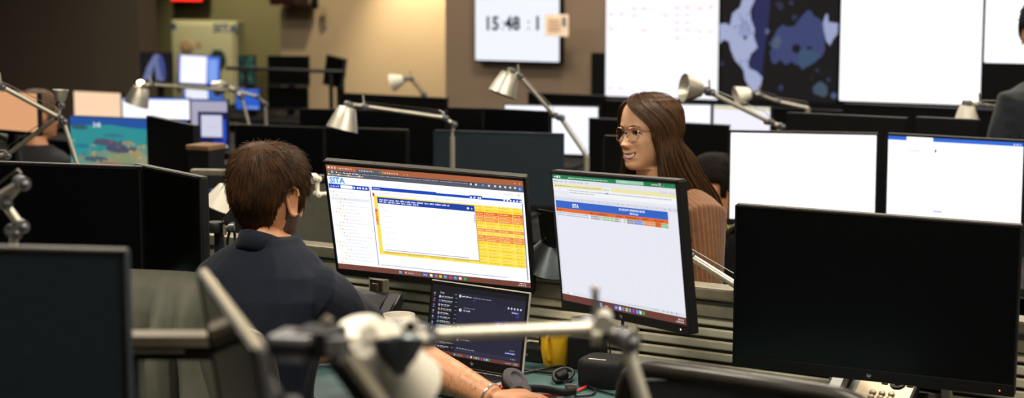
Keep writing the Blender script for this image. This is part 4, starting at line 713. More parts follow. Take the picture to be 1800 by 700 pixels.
# desk phones
def phone(label, p, rz, body, face, sc=1.0):
    r = thing('desk_phone', label, 'phone', p, rz); T = Matrix.Scale(sc, 4) @ Matrix.Rotation(R(28), 4, 'X')
    MB(Matrix.Scale(sc, 4)).prism([(-.1, 0), (.1, 0), (.1, .02), (-.1, .02)], .17, Matrix.Translation((0, -.085, 0))).build('foot', M[body], r)
    MB(T).box((0, .0, .052), (.21, .2, .026), bev=.006).build('body', M[body], r); T2 = T @ Matrix.Translation((0, 0, .066))
    MB(T2).box((.035, .0, .0), (.13, .19, .003), bev=.001).build('face_plate', M[face], r); MB(T2).box((.035, .055, .002), (.085, .055, .003), bev=.001).build('display', M['offglass'], r)
    for j in range(4):
        for i in range(3): MB(T2).lathe([(.008, 0), (.0075, .004), (.005, .005)], (.012 + i * .022, -.035 - j * .016, .001), n=12).build('button', M['phonegrey' if face != 'black' else 'black'], r, True)
    MB(T2).lathe([(.019, 0), (.018, .004), (.012, .005), (.012, .003), (.0, .004)], (.06, .005, .001), n=20).build('navigation_ring', M['black'], r, True); MB(T2).lathe([(.009, .0), (.008, .006), (0, .007)], (.06, .005, .001), n=14).build('ok_button', M['phonegrey'], r, True)
    for sx in (-.03, .03): MB(T2).box((.06 + sx, .005, .002), (.016, .013, .005), bev=.002).build('soft_key', M['phonegrey'], r)
    h = MB(T2); h.box((-.072, 0, .014), (.045, .2, .02), bev=.009); h.box((-.072, .08, .006), (.048, .045, .03), bev=.009); h.box((-.072, -.08, .006), (.048, .045, .03), bev=.009); h.build('handset', M[body], r)
    MB(Matrix.Scale(sc, 4)).tube(spline([(-.07, -.09, .02), (-.1, -.11, .006), (-.13, -.05, .006), (-.12, .05, .006)]), .003, 6).build('cord', M['cable'], r, True); return r
p = P(606, 540, 4.62); p.z = .73; phone('black desk phone half hidden by the man\'s right sleeve', p, YAW + R(14), 'phone', 'phone', 1.25)
p = P(1540, 690, 3.965); p.z = .73; phone('bronze-faced desk phone under the large unlit monitor', p, YAW + R(4), 'phone', 'phonegrey', .95)
# headset, cables
r = thing('headset', 'black corded headset lying by the man\'s hand', 'headset', dk(940, 690)); I = Matrix.Translation(-r.location); q = lambda px, py, z=.73: I @ dk(px, py, z)
def cushion(c, ax, rr):
    MB().lathe([(rr * .7, 0), (rr * .95, .002), (rr, .009), (rr * .85, .016), (rr * .55, .017), (rr * .45, .012), (.0, .011)], c, ax, 24).build('ear_cushion', M['foam'], r, True)
    MB().lathe([(rr * .3, -.018), (rr * .75, -.014), (rr * .92, -.002), (rr * .9, .001)], c, ax, 24).build('ear_cup', M['blackback'], r, True)
cushion(q(903, 672, .755), (.55, -.45, .75), .034); cushion(q(915, 697, .75), (-.4, -.6, .7), .03)
MB().tube(spline([q(925, 683, .747), q(955, 684, .75), q(990, 690, .748), q(1012, 688, .748)]), .009, 8, flat=.45, up=(0, 0, 1)).build('headband', M['black'], r, True)
MB().box(q(1004, 684, .75), (.028, .01, .024), Matrix.Rotation(R(-8), 4, 'Z'), bev=.002).build('band_slider', M['greyalu'], r); MB().box(q(1004, 684, .75) + Vector((0, -.0055, 0)), (.014, .002, .01)).build('slider_slot', M['brownbox'], r)
MB().tube(spline([q(893, 681, .742), q(885, 680, .74), q(875, 686, .735), q(862, 692, .735), q(850, 705, .735)]), .0032, 8).build('red_cord', M['red'], r, True); MB().tube([q(893, 681, .742), q(885, 680.5, .741)], .0052, 8).build('cord_plug', M['red'], r, True)
MB().tube(spline([q(880, 700, .735), q(900, 691, .735), q(930, 693, .734), q(985, 695, .735), q(1012, 688, .735), q(1030, 680, .736)]), .0032, 8).build('red_cord', M['red'], r, True); MB().tube([q(1030, 680, .736), q(1038, 677, .737)], .0042, 8).build('cord_plug', M['black'], r, True)
def cable(label, pts, rr=.0032, name='cable', m='cable'):
    W = [dk(x, y, z) for x, y, z in pts]; o = thing(name, label, 'cable', Vector((W[0].x, W[0].y, .73))); MB().tube([p - o.location for p in spline(W, 7)], rr, 7).build('cord', M[m], o, True); return o
cable('black cable running from the laptop toward the yellow mug', [(912, 651, .735), (935, 652, .735), (960, 655, .735), (985, 657, .738), (1000, 650, .745), (985, 644, .738), (950, 650, .735), (920, 656, .735), (900, 660, .735)])
o = cable('tangled coil of black cable before the yellow mug', [(972, 666, .735), (985, 672, .735), (1003, 664, .742), (1006, 652, .75), (990, 648, .755), (974, 656, .75), (976, 668, .742), (992, 669, .738), (1008, 658, .742), (1000, 650, .75), (982, 652, .748)], .004)
MB().lathe([(.008, -.014), (.011, -.012), (.011, .012), (.008, .014)], dk(988, 660, .75) - o.location, (.8, .3, .3), 12).build('cable_tie', M['black'], o, True)
cable('thin black cable looping right of the headset', [(1010, 697, .734), (1040, 694, .734), (1046, 686, .735), (1036, 680, .736), (1080, 694, .734), (1120, 692, .734)], .0026)
o = cable('grey cables with two plugs behind the speaker', [(1030, 655, .735), (1012, 632, .74), (1008, 612, .76), (1020, 600, .78), (1035, 590, .79)], .0028, 'plug_cables', 'alu')
for x, y in ((1021, 616), (1038, 620)):
    c_ = dk(x, y, .765) - o.location; MB().box(c_, (.014, .01, .03), bev=.002).build('plug', M['black'], o); MB().box(c_ + Vector((0, -.0052, .006)), (.007, .001, .012)).build('plug_mark', M['alu'], o); MB().box(c_ + Vector((0, 0, .02)), (.008, .006, .014)).build('plug_tip', M['wire'], o)
    MB().tube([c_ + Vector((0, 0, -.014)), c_ + Vector((0, .01, -.032))], .003, 6).build('cord', M['cable'], o)
for k, (x, y) in enumerate(((1057, 580), (1063, 580), (1070, 582))): cable(('nearest', 'middle', 'farthest')[k] + ' of three thin cables hanging behind the speaker', [(x, y, .84), (x + 3, y + 40, .79), (x + 6, y + 62, .735), (x + 30, y + 66, .735)], .0018, 'cable', 'steel')
# clutter left of the man
r = thing('box', 'small blue card box left of the man\'s hair', 'box', Vector((*P(390, 322, 6.3).xy, .73)), R(-20)); MB().box((0, 0, .17), (.06, .08, .06), bev=.003).build('carton', M['bluebox'], r); MB().box((0, 0, .07), (.1, .1, .14), bev=.004).build('plinth', M['steel'], r)
r = thing('storage_box', 'brown box on the second-row desk under the page monitor', 'box', Vector((*P(362, 258, 6.4).xy, .73)), R(-25)); z_ = P(362, 258, 6.4).z - .73; MB().box((0, 0, z_ / 2), (.09, .1, z_), bev=.004).build('carton', M['blackback'], r); MB().box((0, 0, z_), (.1, .11, .02), bev=.006).build('lid', M['brownbox'], r)
r = thing('desk_rail', 'beige rail left of the man\'s hair', 'rail', Vector((*P(372, 303, 6.1).xy, .73)), R(-8)); z_ = P(372, 303, 6.1).z - .73; MB().box((0, 0, z_), (.14, .04, .02), bev=.004).build('rail', M['railtop'], r)
for sx in (-.05, .05): MB().tube([(sx, 0, 0), (sx, 0, z_)], .01).build('post', M['steel'], r)

# ------------------------------------------------------------------ chairs
def chair(label, p, rz, zt, w=.46, bm='mesh', back_y=-.22, seat_z=.46, zb=.62, group=None):
    r = thing('office_chair', label, 'chair', p, rz, group)
    MB().box((0, 0, seat_z - .03), (.46, .44, .06), bev=.025).build('seat', M['fabric' if bm == 'fabric' else 'black'], r, True)
    b = MB(); rings = []
    for i in range(9):
        t = i / 8; z = zb + (zt - zb) * t; ww = w / 2 * (1 - .12 * max(0, t - .5) ** 1.5 * 2) ; y0 = back_y - .05 * t
        rings.append([Vector((ww * x, y0 + y * .012 - .035 * (1 - x * x), z - (.03 * x * x if i == 8 else 0))) for x, y in [(-1 + 2 * k / 12, -1) for k in range(13)] + [(1 - 2 * k / 12, 1) for k in range(13)]])
    b.loft(rings); b.build('backrest', M[bm], r, True)
    e = [Vector((w / 2 * x, back_y - .035 * (1 - x * x) - .02 * 0, zb + (zt - zb) * tt)) for x, tt in ((-1, 0), (-1, .35), (-1.0, .7), (-.93, .92), (-.75, 1.0), (-.4, 1.02), (0, 1.025), (.4, 1.02), (.75, 1.0), (.93, .92), (1, .7), (1, .35), (1, 0))]
    for v in e: v.y -= .05 * (v.z - zb) / (zt - zb)
    MB().tube(spline(e, 6), .016, 10).build('back_frame', M['framebrown'], r, True)
    MB().tube([(0, back_y + .02, .4), (0, back_y - .06, .5), (0, back_y - .05, zb + .1)], .022, 8).build('back_support', M['steel'], r, True)
    MB().tube([(0, 0, .08), (0, 0, .42)], .028).build('gas_lift', M['steel'], r, True)
    for k in range(5):
        a = 2 * PI * k / 5 + .3; d = Vector((math.cos(a), math.sin(a), 0)); MB().tube([Vector((0, 0, .1)), d * .28 + Vector((0, 0, .07))], [.025, .016], 8).build('base_leg', M['steel'], r, True); MB().lathe([(.02, -.018), (.028, -.012), (.028, .012), (.02, .018)], d * .28 + Vector((0, 0, .03)), d.cross(Vector((0, 0, 1))), 14).build('caster', M['black'], r, True)
    for sx in (-1, 1):
        MB().tube([(sx * .25, .0, .44), (sx * .27, 0, .5), (sx * .27, 0, .64)], .015, 8).build('arm_post', M['steel'], r, True); MB().box((sx * .27, .0, .65), (.07, .24, .025), bev=.01).build('armrest', M['black'], r, True)
    return r
PC = P(1330, 640, 3.0); z_ = PC.z; fx = Vector((*PC.xy, 0)) + EN * .27
chair('black mesh office chair before the large unlit monitor, curved rim', fx, YAW - R(2), z_ - .028, .50, 'mesh', back_y=-.24)

# ------------------------------------------------------------------ people
from mathutils import noise
HEAD_ROWS = [(.118, .118, -.012, -.016, .002), (.1165, .1165, .012, -.036, .024), (.111, .111, .037, -.058, .043), (.097, .097, .063, -.081, .0605), (.075, .075, .081, -.095, .0715), (.045, .045, .0905, -.1, .0765), (.018, .018, .093, -.1, .0765),
    (0, 0, .089, -.097, .0745), (-.022, -.02, .089, -.088, .0715), (-.045, -.035, .0885, -.075, .0675), (-.07, -.05, .087, -.064, .0615), (-.09, -.062, .084, -.058, .0545), (-.106, -.072, .081, -.055, .045), (-.115, -.083, .069, -.055, .038), (-.1155, -.095, .05, -.057, .043), (-.119, -.112, .03, -.061, .051), (-.15, -.14, .022, -.068, .054), (-.19, -.18, .03, -.078, .062)]
def head_grid(smile=0, fem=0, n=72, sub=6):
    rows = [Vector((a, b, c)) for a, b, c, d, e in HEAD_ROWS]; A = spline([Vector(r[:3]) for r in HEAD_ROWS], sub); B = spline([Vector((r[3], r[4], 0)) for r in HEAD_ROWS], sub); G = []
    g = lambda x, z, cx, cz, sx, sz: math.exp(-((x - cx) / sx) ** 2 - ((z - cz) / sz) ** 2)
    for a, b in zip(A, B):
        zf, zb, yf = a; yb, w = b[0], b[1]; yc = -.004; row = []
        if fem: w *= .97 + .07 * min(1, max(0, (-.02 - zf) / .03))
        for j in range(n):
            t = 2 * PI * j / n; cx, sx = math.cos(t), math.sin(t); e = .9
            x = w * math.copysign(abs(sx) ** e, sx); k = math.copysign(abs(cx) ** e, cx); y = yc + (yf - yc if k > 0 else yc - yb) * k; z = zb + (zf - zb) * (k + 1) / 2
            if k > 0:
                ax = abs(x); d = 0
                d -= .012 * g(ax, z, .031, .0, .016, .009 - .0025 * smile); d -= .005 * g(ax, z, .03, .0, .03, .018)                                            # eye sockets
                d += .005 * g(ax, z, .03, .02, .026, .008) - .004 * g(x, z, 0, .006, .012, .014)                                               # brow, bridge
                s = max(0, min(1, (.012 - z) / .05)); nz = (s ** 1.2) * (1 if z > -.037 else math.exp(-((z + .037) / .008) ** 2)); d += (.026 - .003 * fem) * nz * math.exp(-(x / (.0075 + .005 * s)) ** 2)  # nose
                d += .011 * g(ax, z, .0135, -.039, .0065, .008)
                d += (.006 + .006 * smile) * g(ax, z, .042, -.032 + .006 * smile, .018, .016) - .004 * smile * g(ax, z, .034 , -.06, .006, .018)   # cheeks and smile fold
                zm = -.0695 + (.007 * smile) * min(1.2, (ax / .027)) ** 2; mw = .025 + .007 * smile; env = max(0, 1 - (ax / mw) ** 2)
                op = .011 * smile * env
                d += .0065 * env ** .5 * math.exp(-((z - zm - .0055) / .0045) ** 2) + .0075 * env ** .5 * math.exp(-((z - zm + .006 + op) / .0052) ** 2)
                d -= (.005 + .010 * smile) * env * math.exp(-((z - zm + op * .5) / (.0022 + op * .55)) ** 2)
                d -= .005 * g(x, z, 0, -.086, .025, .005); d += .006 * g(x, z, 0, -.1, .018, .011)
                y += d * min(1, k * 2.2)
            row.append(Vector((x, y, z)))
        G.append(row)
    return G
def grid_normal(G, i, j):
    n = len(G[0]); a = G[min(i + 1, len(G) - 1)][j] - G[max(i - 1, 0)][j]; b = G[i][(j + 1) % n] - G[i][j - 1]; v = b.cross(a); v = v.normalized() if v.length > 1e-12 else Vector((0, 0, 1))
    p = G[i][j]; return v if v.dot(p - Vector((0, -.01, .01))) > 0 else -v
def lip_face(c, smile):
    ax = abs(c.x); zm = -.0695 + .007 * smile * min(1.2, ax / .027) ** 2; mw = .026 + .0065 * smile
    if c.y < .05 or ax > mw: return 0
    env = max(0, 1 - (ax / mw) ** 2); op = .011 * smile * env; u, l = zm + .0075 * env ** .6, zm - op - .010 * env ** .6
    return 1 if l < c.z < u else 0
def make_head_mb(G, T, smile, beard, b):
    n = len(G[0]); vs = [p for r in G for p in r]; by = {}
    for i in range(len(G) - 1):
        for j in range(n):
            k = (j + 1) % n; f = (i * n + j, i * n + k, (i + 1) * n + k, (i + 1) * n + j); c = (vs[f[0]] + vs[f[2]]) / 2; m = 0
            if lip_face(c, smile): m = 1
            elif beard:
                ax = abs(c.x); jaw = c.z < -.052 + .3 * max(0, .075 - c.y) and c.y > -.02 - .0 and c.z > -.122
                if (jaw and c.y + .3 * c.z > -.03) or (c.y > .07 and ax < .032 and -.062 < c.z < -.05) or (ax > .055 and .0 < c.y < .035 and c.z < .0 and c.z > -.1): m = 2
            by.setdefault(m, []).append(f)
    o = len(b.v); b.v += [T @ v for v in vs]; o2 = b.k
    for m, fs in by.items(): b.f += [tuple(i + o for i in f) for f in fs]; b.mi += [m] * len(fs)
    b.f.append(tuple(o + j for j in range(n))); b.mi.append(0)
def face_parts(T, par, smile, fem, lids=True):
    sq = .75 if smile else 1
    for s in (-1, 1):
        e = MB(T); c = Vector((s * .031, .0685, -.0005)); e.ball(c, .0122, 18); ob = e.build('eyeball', M['eye'], par, True)
        e = MB(T); e.lathe([(.0001, .0124), (.0056, .0113), (.0056, .0108)], c, Vector((s * .05, 1, 0)), 16); e.build('iris', M['iris'], ob, True)
        e = MB(T)
        e.tube(spline([(s * .0165, .0785, -.002), (s * .023, .0825, .0045 * sq), (s * .031, .0825, .0065 * sq), (s * .039, .0775, .0045 * sq), (s * .046, .0695, -.0005)], 5), .0014 + .0006 * fem, 6); e.build('eyelash', M['hairb'], par, True)
        e = MB(T); e.tube(spline([(s * .013, .0925, .0155), (s * .022, .0935, .0205), (s * .034, .0885, .0225), (s * .047, .077, .0175)], 5), [.0018] * 5 + [.002] * 6 + [.0012] * 5, 7, flat=.6); e.build('eyebrow', M['hairw' if fem else 'hairb'], par, True)
        if fem: continue
        e = MB(T)
        q = Matrix.Translation((s * .0735, -.008, -.006)) @ Matrix.Rotation(s * R(-22), 4, 'Z'); pt = lambda y, z, o_=0: q @ Vector((s * (.004 + o_), y, z))
        out = [(.012, -.03), (.004, -.034), (-.006, -.028), (-.013, -.012), (-.019, .006), (-.019, .022), (-.011, .031), (.0, .031), (.009, .024), (.012, .012)]
        e.tube(spline([pt(y, z, .006) for y, z in out], 4), [.0032] * 4 + [.0046] * 4 + [.0036] * 29, 8)
        e.loft([[pt(y * k, z * k + .0 * k, d) for y, z in out] for k, d in ((1.02, .002), (.98, .007), (.7, .003), (.35, .001))]); e.build('ear', M['skinw' if fem else 'skin'], par, True)
    if smile:
        e = MB(T); vs = []
        for r_, (dz, dy) in enumerate(((.003, 0), (-.0008, .0015), (-.0085, .0012), (-.0092, -.002))):
            for i in range(15):
                x = -.024 + .048 * i / 14; zm = -.0695 + .007 * smile * (abs(x) / .027) ** 2; env = max(0, 1 - (x / .03) ** 2); tooth = .0008 * abs(math.sin(i * PI / 2)); vs.append((x, .0868 - 5.2 * x * x + dy - .0045, zm + .001 + dz * (env ** .5 if dz < 0 else 1) - (tooth if r_ == 2 else 0)))
        e.add(vs, [(r_ * 15 + i, r_ * 15 + i + 1, (r_ + 1) * 15 + i + 1, (r_ + 1) * 15 + i) for r_ in range(3) for i in range(14)]); e.build('teeth', M['teeth'], par, True)
def ering(c, a, b, n=20, e=.85): return [Vector(c) + Vector(a) * math.copysign(abs(math.cos(2 * PI * i / n)) ** e, math.cos(2 * PI * i / n)) + Vector(b) * math.copysign(abs(math.sin(2 * PI * i / n)) ** e, math.sin(2 * PI * i / n)) for i in range(n)]
def torso_rings(pel, neck, g=0, k=1.0, fem=0, sh=.165):
    """rings from the hips to the neck, growing by g (clothing)"""
    pel, neck = Vector(pel), Vector(neck); out = []
    prof = [(-.12, .15, .105), (-.02, .175, .12), (.18, .155, .108), (.42, .16, .112), (.62, .178, .118), (.78, .185, .112), (.87, .165, .092), (.93, .118, .072), (.975, .075, .062), (1.0, .062, .06)]
    if fem: prof = [(-.12, .16, .11), (-.02, .175, .12), (.22, .138, .1), (.42, .14, .105), (.62, .155, .122), (.76, .158, .108), (.86, .142, .086), (.93, .10, .066), (.975, .062, .055), (1.0, .052, .052)]
    ax = (neck - pel)
    for t, w, d in prof: out.append(ering(pel + ax * t + Vector((0, -.02 * math.sin(min(1, max(0, t)) * PI), 0)), ((w + g) * k, 0, 0), (0, (d + g) * k, 0)))
    return out
def hand(b, wr, el, fdir, pn, curl=.6, s=1.0, side=1, spread=.12, thumb=None):
    """palm and five bent fingers; fdir: where the fingers point, pn: normal of the back of the hand"""
    wr = Vector(wr); f = Vector(fdir).normalized(); n = Vector(pn); n = (n - f * n.dot(f)).normalized(); a = f.cross(n) * side
    pal = [wr - f * .01, wr + f * .025 * s, wr + f * .06 * s, wr + f * .088 * s]
    b.loft([ering(p, a * w * s, n * h * s, 16, .8) for p, w, h in zip(pal, (.026, .034, .040, .038), (.019, .017, .0155, .012))])
    for i, (off, L, r) in enumerate(((-.029, .068, .0088), (-.0098, .077, .0092), (.0098, .072, .0088), (.028, .057, .0078))):
        p = wr + f * (.078 - .004 * abs(i - 1)) * s + a * off * s; d = (f + a * off * spread * 14).normalized(); pts = [p - d * .02 * s, p]; c = curl * (.75 + .12 * i)
        for seg, q in ((.45, .35), (.31, .85), (.24, .75)): d = (Matrix.Rotation(0, 3, 'X') @ d * math.cos(c * q) - n * math.sin(c * q)).normalized() if True else d; p = p + d * L * seg * s; pts.append(p)
        b.tube(pts, [r * s * .9, r * s * 1.08, r * s * 1.0, r * s * .9, r * s * .72], 10)
    p = wr + f * .022 * s - a * .026 * s; d = (f * .75 - a * .8 - n * .25).normalized(); q = p + d * .04 * s; d2 = (f * .95 - a * .25 - n * .25).normalized()
    b.tube([p - d * .012, p, q, q + d2 * .03 * s, q + (d2 - n * .2) * .052 * s], [r * s for r in (.013, .0145, .0115, .0098, .0068)], 10)
def wrinkle(o, amp=.004, sc=9, st=(1, 1, .45)):
    me = o.data; co = np.zeros(len(me.vertices) * 3); me.vertices.foreach_get('co', co); no = np.zeros(len(me.vertices) * 3); me.vertices.foreach_get('normal', no); co = co.reshape(-1, 3); no = no.reshape(-1, 3); d = np.zeros(len(co))
    for i, c in enumerate(co):
        v = Vector((c[0] * sc * st[0], c[1] * sc * st[1], c[2] * sc * st[2])); d[i] = (1 - abs(noise.noise(v))) ** 2 * 1.2 - .6 + .5 * noise.noise(v * 2.3)
    co += no * d[:, None] * amp; me.vertices.foreach_set('co', co.ravel()); me.update(); return o
def person(label, base, heading, pel, neck, headc, headrot, arms, legs, shirt, skin, hair='hairm', fem=0, smile=0, beard=0, hs=1.0, vox=.005, detail=True, sleeve=.8, group=None, sleeve_r=1.0, wr=.004, hand_curl=.6):
    """base: world point on the floor; everything else local (x right, y ahead, z up)"""
    r = thing('person', label, 'person', base, heading, group); T = Matrix.Translation(headc) @ headrot @ Matrix.Scale(hs, 4); G = head_grid(smile, fem)
    k = .93 if fem else 1; b = MB(); b.loft(torso_rings(pel, neck, -.012, k, fem)); nk = Vector(neck); hb = T @ Vector((0, -.02, -.13))
    b.tube([nk - Vector((0, 0, .05)), nk.lerp(hb, .5), hb], [.058 * k, .053 * k, .05 * k], 18)
    for a in arms:
        s, e, w = [Vector(p) for p in a[:3]]; b.tube([s, s.lerp(e, .35), s.lerp(e, .8), e, e.lerp(w, .3), e.lerp(w, .7), w], [q * k for q in (.052, .047, .043, .043, .048, .039, .028)], 16); hand(b, w, e, a[3], a[4], a[7] if len(a) > 7 else hand_curl, .95 if not fem else .88, a[5])
    for h_, kn, an in legs: b.tube([Vector(h_), Vector(h_).lerp(Vector(kn), .5), kn, Vector(kn).lerp(Vector(an), .35), an], [.078, .07, .053, .05, .035], 14); b.tube([Vector(an), Vector(an) + Vector((0, .1, -.04))], [.035, .03], 10)
    body = b.build('body', M[skin], r, True); fuse(body, vox, 5)
    hb_ = MB(); make_head_mb(G, T, smile, beard, hb_); ho = hb_.build('head', [M[skin], M['lip'], M['beard']], None, True, 80)
    body.data.materials.append(M['lip']); body.data.materials.append(M['beard'])
    bm = bmesh.new(); bm.from_mesh(body.data); bm.from_mesh(ho.data); bm.to_mesh(body.data); bm.free(); bpy.data.objects.remove(ho)
    if detail: face_parts(T, body, smile, fem)
    b = MB(); b.loft(torso_rings(pel, neck, .008, k * (.95 if beard else 1), fem))
    for a in arms:
        s, e, w = [Vector(p) for p in a[:3]]; sl = a[6] if len(a) > 6 else sleeve; end = s.lerp(e, min(1, sl)) if sl <= 1 else e.lerp(w, sl - 1)
        pts = [Vector((s.x * .55, s.y, s.z + .005)), s, s.lerp(e, .4)] + ([s.lerp(e, .75)] if sl > .75 else []) + ([e] if sl > 1.02 else []) + [end]
        rr = [.07, .069, .064, .06, .056, .05][:len(pts)]; rr[-1] = (.060 if sl <= 1 else .042); b.tube(pts, [q * k * sleeve_r for q in rr], 18)
    sh = b.build('shirt', M[shirt], r, True); fuse(sh, vox, 7); wrinkle(sh, wr)
    b = MB(); b.loft([ering(Vector(pel) + Vector((0, 0, z)), (w * k, 0, 0), (0, d * k, 0)) for z, w, d in ((-.09, .15, .12), (-.03, .182, .132), (.05, .178, .126))])
    for h_, kn, an in legs: b.tube([Vector(h_), Vector(h_).lerp(Vector(kn), .5), kn, Vector(kn).lerp(Vector(an), .4), Vector(kn).lerp(Vector(an), .92)], [.092, .083, .066, .06, .052], 16)
    tr = b.build('trousers', M['trousers'], r, True); fuse(tr, .008, 6)
    for h_, kn, an in legs: a = Vector(an); b = MB(); b.loft([ering(a + Vector((0, y, z)), (w, 0, 0), (0, 0, hh), 14) for y, z, w, hh in ((-.06, -.03, .02, .03), (-.04, -.025, .036, .045), (.03, -.03, .04, .04), (.1, -.045, .045, .025), (.16, -.05, .035, .018), (.185, -.052, .015, .01))]); b.build('shoe', M['shoe'], r, True)
    return r, T, G, body
def strand(b, pts, r0, r1, n=3):
    b.tube(pts, [r0 + (r1 - r0) * i / (len(pts) - 1) for i in range(len(pts))], n, cap=False)
def short_hair(T, G, par, m, N=3800, L=.036, thick=.013, seed=1, nape=-.083, r0=.0011):
    rg = random.Random(seed); n = len(G[0])
    def cover(i, j):               # how thick the hair is over this point of the head, 0 where there is skin
        p = G[i][j]; t = abs((j / n + .5) % 1 - .5) * 360  # 0 face .. 180 back
        zl = .073 if t < 38 else .073 - (t - 38) / 22 * .075 if t < 60 else -.03 if t < 76 else .022 if t < 102 else .022 - (t - 102) / 33 * .10 if t < 135 else nape + (0.008 if t < 150 else 0)
        zl = max(zl, nape); return max(0, min(1, (p.z - zl) / .022))
    vs = []; cov = [[cover(i, j) for j in range(n)] for i in range(len(G))]; b = MB(T); last = max(i for i in range(len(G)) if max(cov[i]) > 0) + 1
    for i in range(last + 1): vs += [G[i][j] + grid_normal(G, i, j) * ((thick * cov[i][j] ** .6 * (1 + .25 * max(0, G[i][j].z / .1))) if cov[i][j] > 0 else -.004) for j in range(n)]
    b.add(vs, [(i * n + j, i * n + (j + 1) % n, (i + 1) * n + (j + 1) % n, (i + 1) * n + j) for i in range(last) for j in range(n)] + [tuple(range(n))]); cap = b.build('hair', M[m], par, True, 180)
    b = MB(T); k = 0; W = Vector((.01, -.055, .1))
    while k < N:
        z = rg.uniform(-.09, .118); 
        i = min(range(len(G)), key=lambda q: abs(G[q][n // 2].z - z)) if rg.random() < .75 else rg.randrange(2, 34); j = rg.randrange(n)
        if i > last or cov[i][j] <= .05: continue
        k += 1; nn = grid_normal(G, i, j); p = G[i][j] + nn * thick * .8 * cov[i][j] ** .6
        d = (p - W); d = d - nn * d.dot(nn); d = d.normalized() if d.length > 1e-4 else Vector((0, 1, 0)); down = Vector((0, -.1, -1)); down = (down - nn * down.dot(nn)); w = min(1, max(0, (.08 - p.z) / .08)); d = (d * (1 - w) + down * w * 1.0 + Vector((rg.gauss(0, .16), rg.gauss(0, .16), rg.gauss(0, .12)))).normalized()
        l = L * rg.uniform(.55, 1.15) * (.45 + .55 * min(1, max(0, (p.z + .09) / .12))) * (.4 + .6 * min(1, cov[i][j] * 1.3)); up = .12 if p.z > .05 else .08
        strand(b, [p, p + d * l * .4 + nn * l * up * .6, p + d * l * .8 + nn * l * up * .75, p + d * l * 1.1 + nn * l * up * .55], r0, r0 * .25)
    stuff(b.build('hair_strand', M[m], cap, True, 180)); return cap

SEAT_LEGS = lambda y=0, k=1: [((s * .09, .0 + y, .52), (s * .13, .42 + y, .50), (s * .13, .44 + y, .09)) for s in (-1, 1)]
# --- the seated man
MC = Vector((-.535, 4.0, 0)); MH = YAW; loc = lambda p: (Matrix.Translation(MC) @ Matrix.Rotation(MH, 4, 'Z')).inverted() @ Vector(p)
hc = loc(P(473, 345, 4.05)); el = loc(P(640, 583, 4.10)); wr_ = loc(dk(868, 702, .764))
sR = Vector((.138, -.01, .985)); f_ = loc(dk(985, 698, .755)) - wr_
man, T, G, body = person('seated man in navy polo shirt seen from behind, dark short hair', MC, MH, (-.02, -.10, .55), (-.005, -.0, 1.105), hc, Matrix.Rotation(R(2), 4, 'Z') @ Matrix.Rotation(R(-6), 4, 'X'),
    [(sR, el, wr_, f_ + Vector((0, 0, .012)), (0, 0, 1), -1, .93, .55), ((-.152, -.01, .955), (-.26, .14, .80), (-.12, .36, .765), (.6, .8, -.03), (0, 0, 1), 1, .9)], SEAT_LEGS(-.08), 'navy', 'skin', beard=1, hs=.94, vox=.004, sleeve_r=1.03, wr=.005)
short_hair(T, G, body, 'hairm', N=9000, L=.028, thick=.0095, seed=3, r0=.0008)
# polo collar
b = MB(); nk = Vector((-.005, .0, 1.073))
for rr, z0, z1, out in ((.064, -.03, .028, 0),):
    R1 = [Vector((math.sin(a) * (.068), math.cos(a) * .066 - .006, -.035 - .02 * math.cos(a))) for a in [2 * PI * i / 40 for i in range(40)]]; R2 = [Vector((math.sin(a) * .058, math.cos(a) * .058 - .006, .024 - .030 * math.cos(a))) for a in [2 * PI * i / 40 for i in range(40)]]; R3 = [Vector((math.sin(a) * .0615, math.cos(a) * .061 - .007, .0235 - .030 * math.cos(a))) for a in [2 * PI * i / 40 for i in range(40)]]; R4 = [Vector((math.sin(a) * .073, math.cos(a) * .072 - .010, -.014 - .028 * math.cos(a))) for a in [2 * PI * i / 40 for i in range(40)]]
    b.loft([[nk + p for p in ring] for ring in (R1, R2, R3, R4)], cap=False)
o = b.build('collar', M['navy'], man, True, 180); md = o.modifiers.new('s', 'SOLIDIFY'); md.thickness = .002
b = MB(); wv = wr_ - (wr_ - el).normalized() * .012; d_ = (wr_ - el).normalized(); b.tube([wv + (d_.orthogonal().normalized() * math.cos(t) + d_.cross(d_.orthogonal()).normalized() * math.sin(t)) * .030 for t in [2 * PI * i / 24 for i in range(24)]], .0028, 8, closed=True); b.build('bracelet', M['bracelet'], man, True)
b = MB(); rh = random.Random(4); ad = (wr_ - el).normalized(); au = ad.orthogonal().normalized(); av = ad.cross(au)
for k in range(1500):
    u_ = rh.uniform(.1, .93); a_ = rh.uniform(0, 2 * PI); n_ = au * math.cos(a_) + av * math.sin(a_); rr_ = (.043 + .005 * u_ / .3) if u_ < .3 else .048 - .009 * (u_ - .3) / .4 if u_ < .7 else .039 - .011 * (u_ - .7) / .3
    p_ = el.lerp(wr_, u_) + n_ * (rr_ - .0012); h_ = ad * rh.uniform(.5, 1) + au * rh.gauss(0, .5) + av * rh.gauss(0, .5); strand(b, [p_, p_ + h_ * .005 + n_ * .0025, p_ + h_ * .010 + n_ * .003], .00019, .00008)
stuff(b.build('arm_hair', M['hairb'], body))
# a mouse under the hand
q = MC + Matrix.Rotation(MH, 3, 'Z') @ (wr_ + f_ * .85); o = thing('mouse', 'dark computer mouse under the seated man\'s right hand', 'mouse', Vector((q.x, q.y, .7305)), R(-80)); MB().ball((0, 0, .008), .03, 16, (.9, 1.5, .55)).build('shell', M['black'], o, True); MB().box((0, .02, .0235), (.005, .014, .005), bev=.002).build('wheel', M['greyalu'], o)
q = Vector((-.60, 3.9, 0)) - EN * .0 - EX * .05
chair('office chair under the seated man, mostly hidden by the dark jacket', q, R(-14), .96, .42, 'black', back_y=-.19)
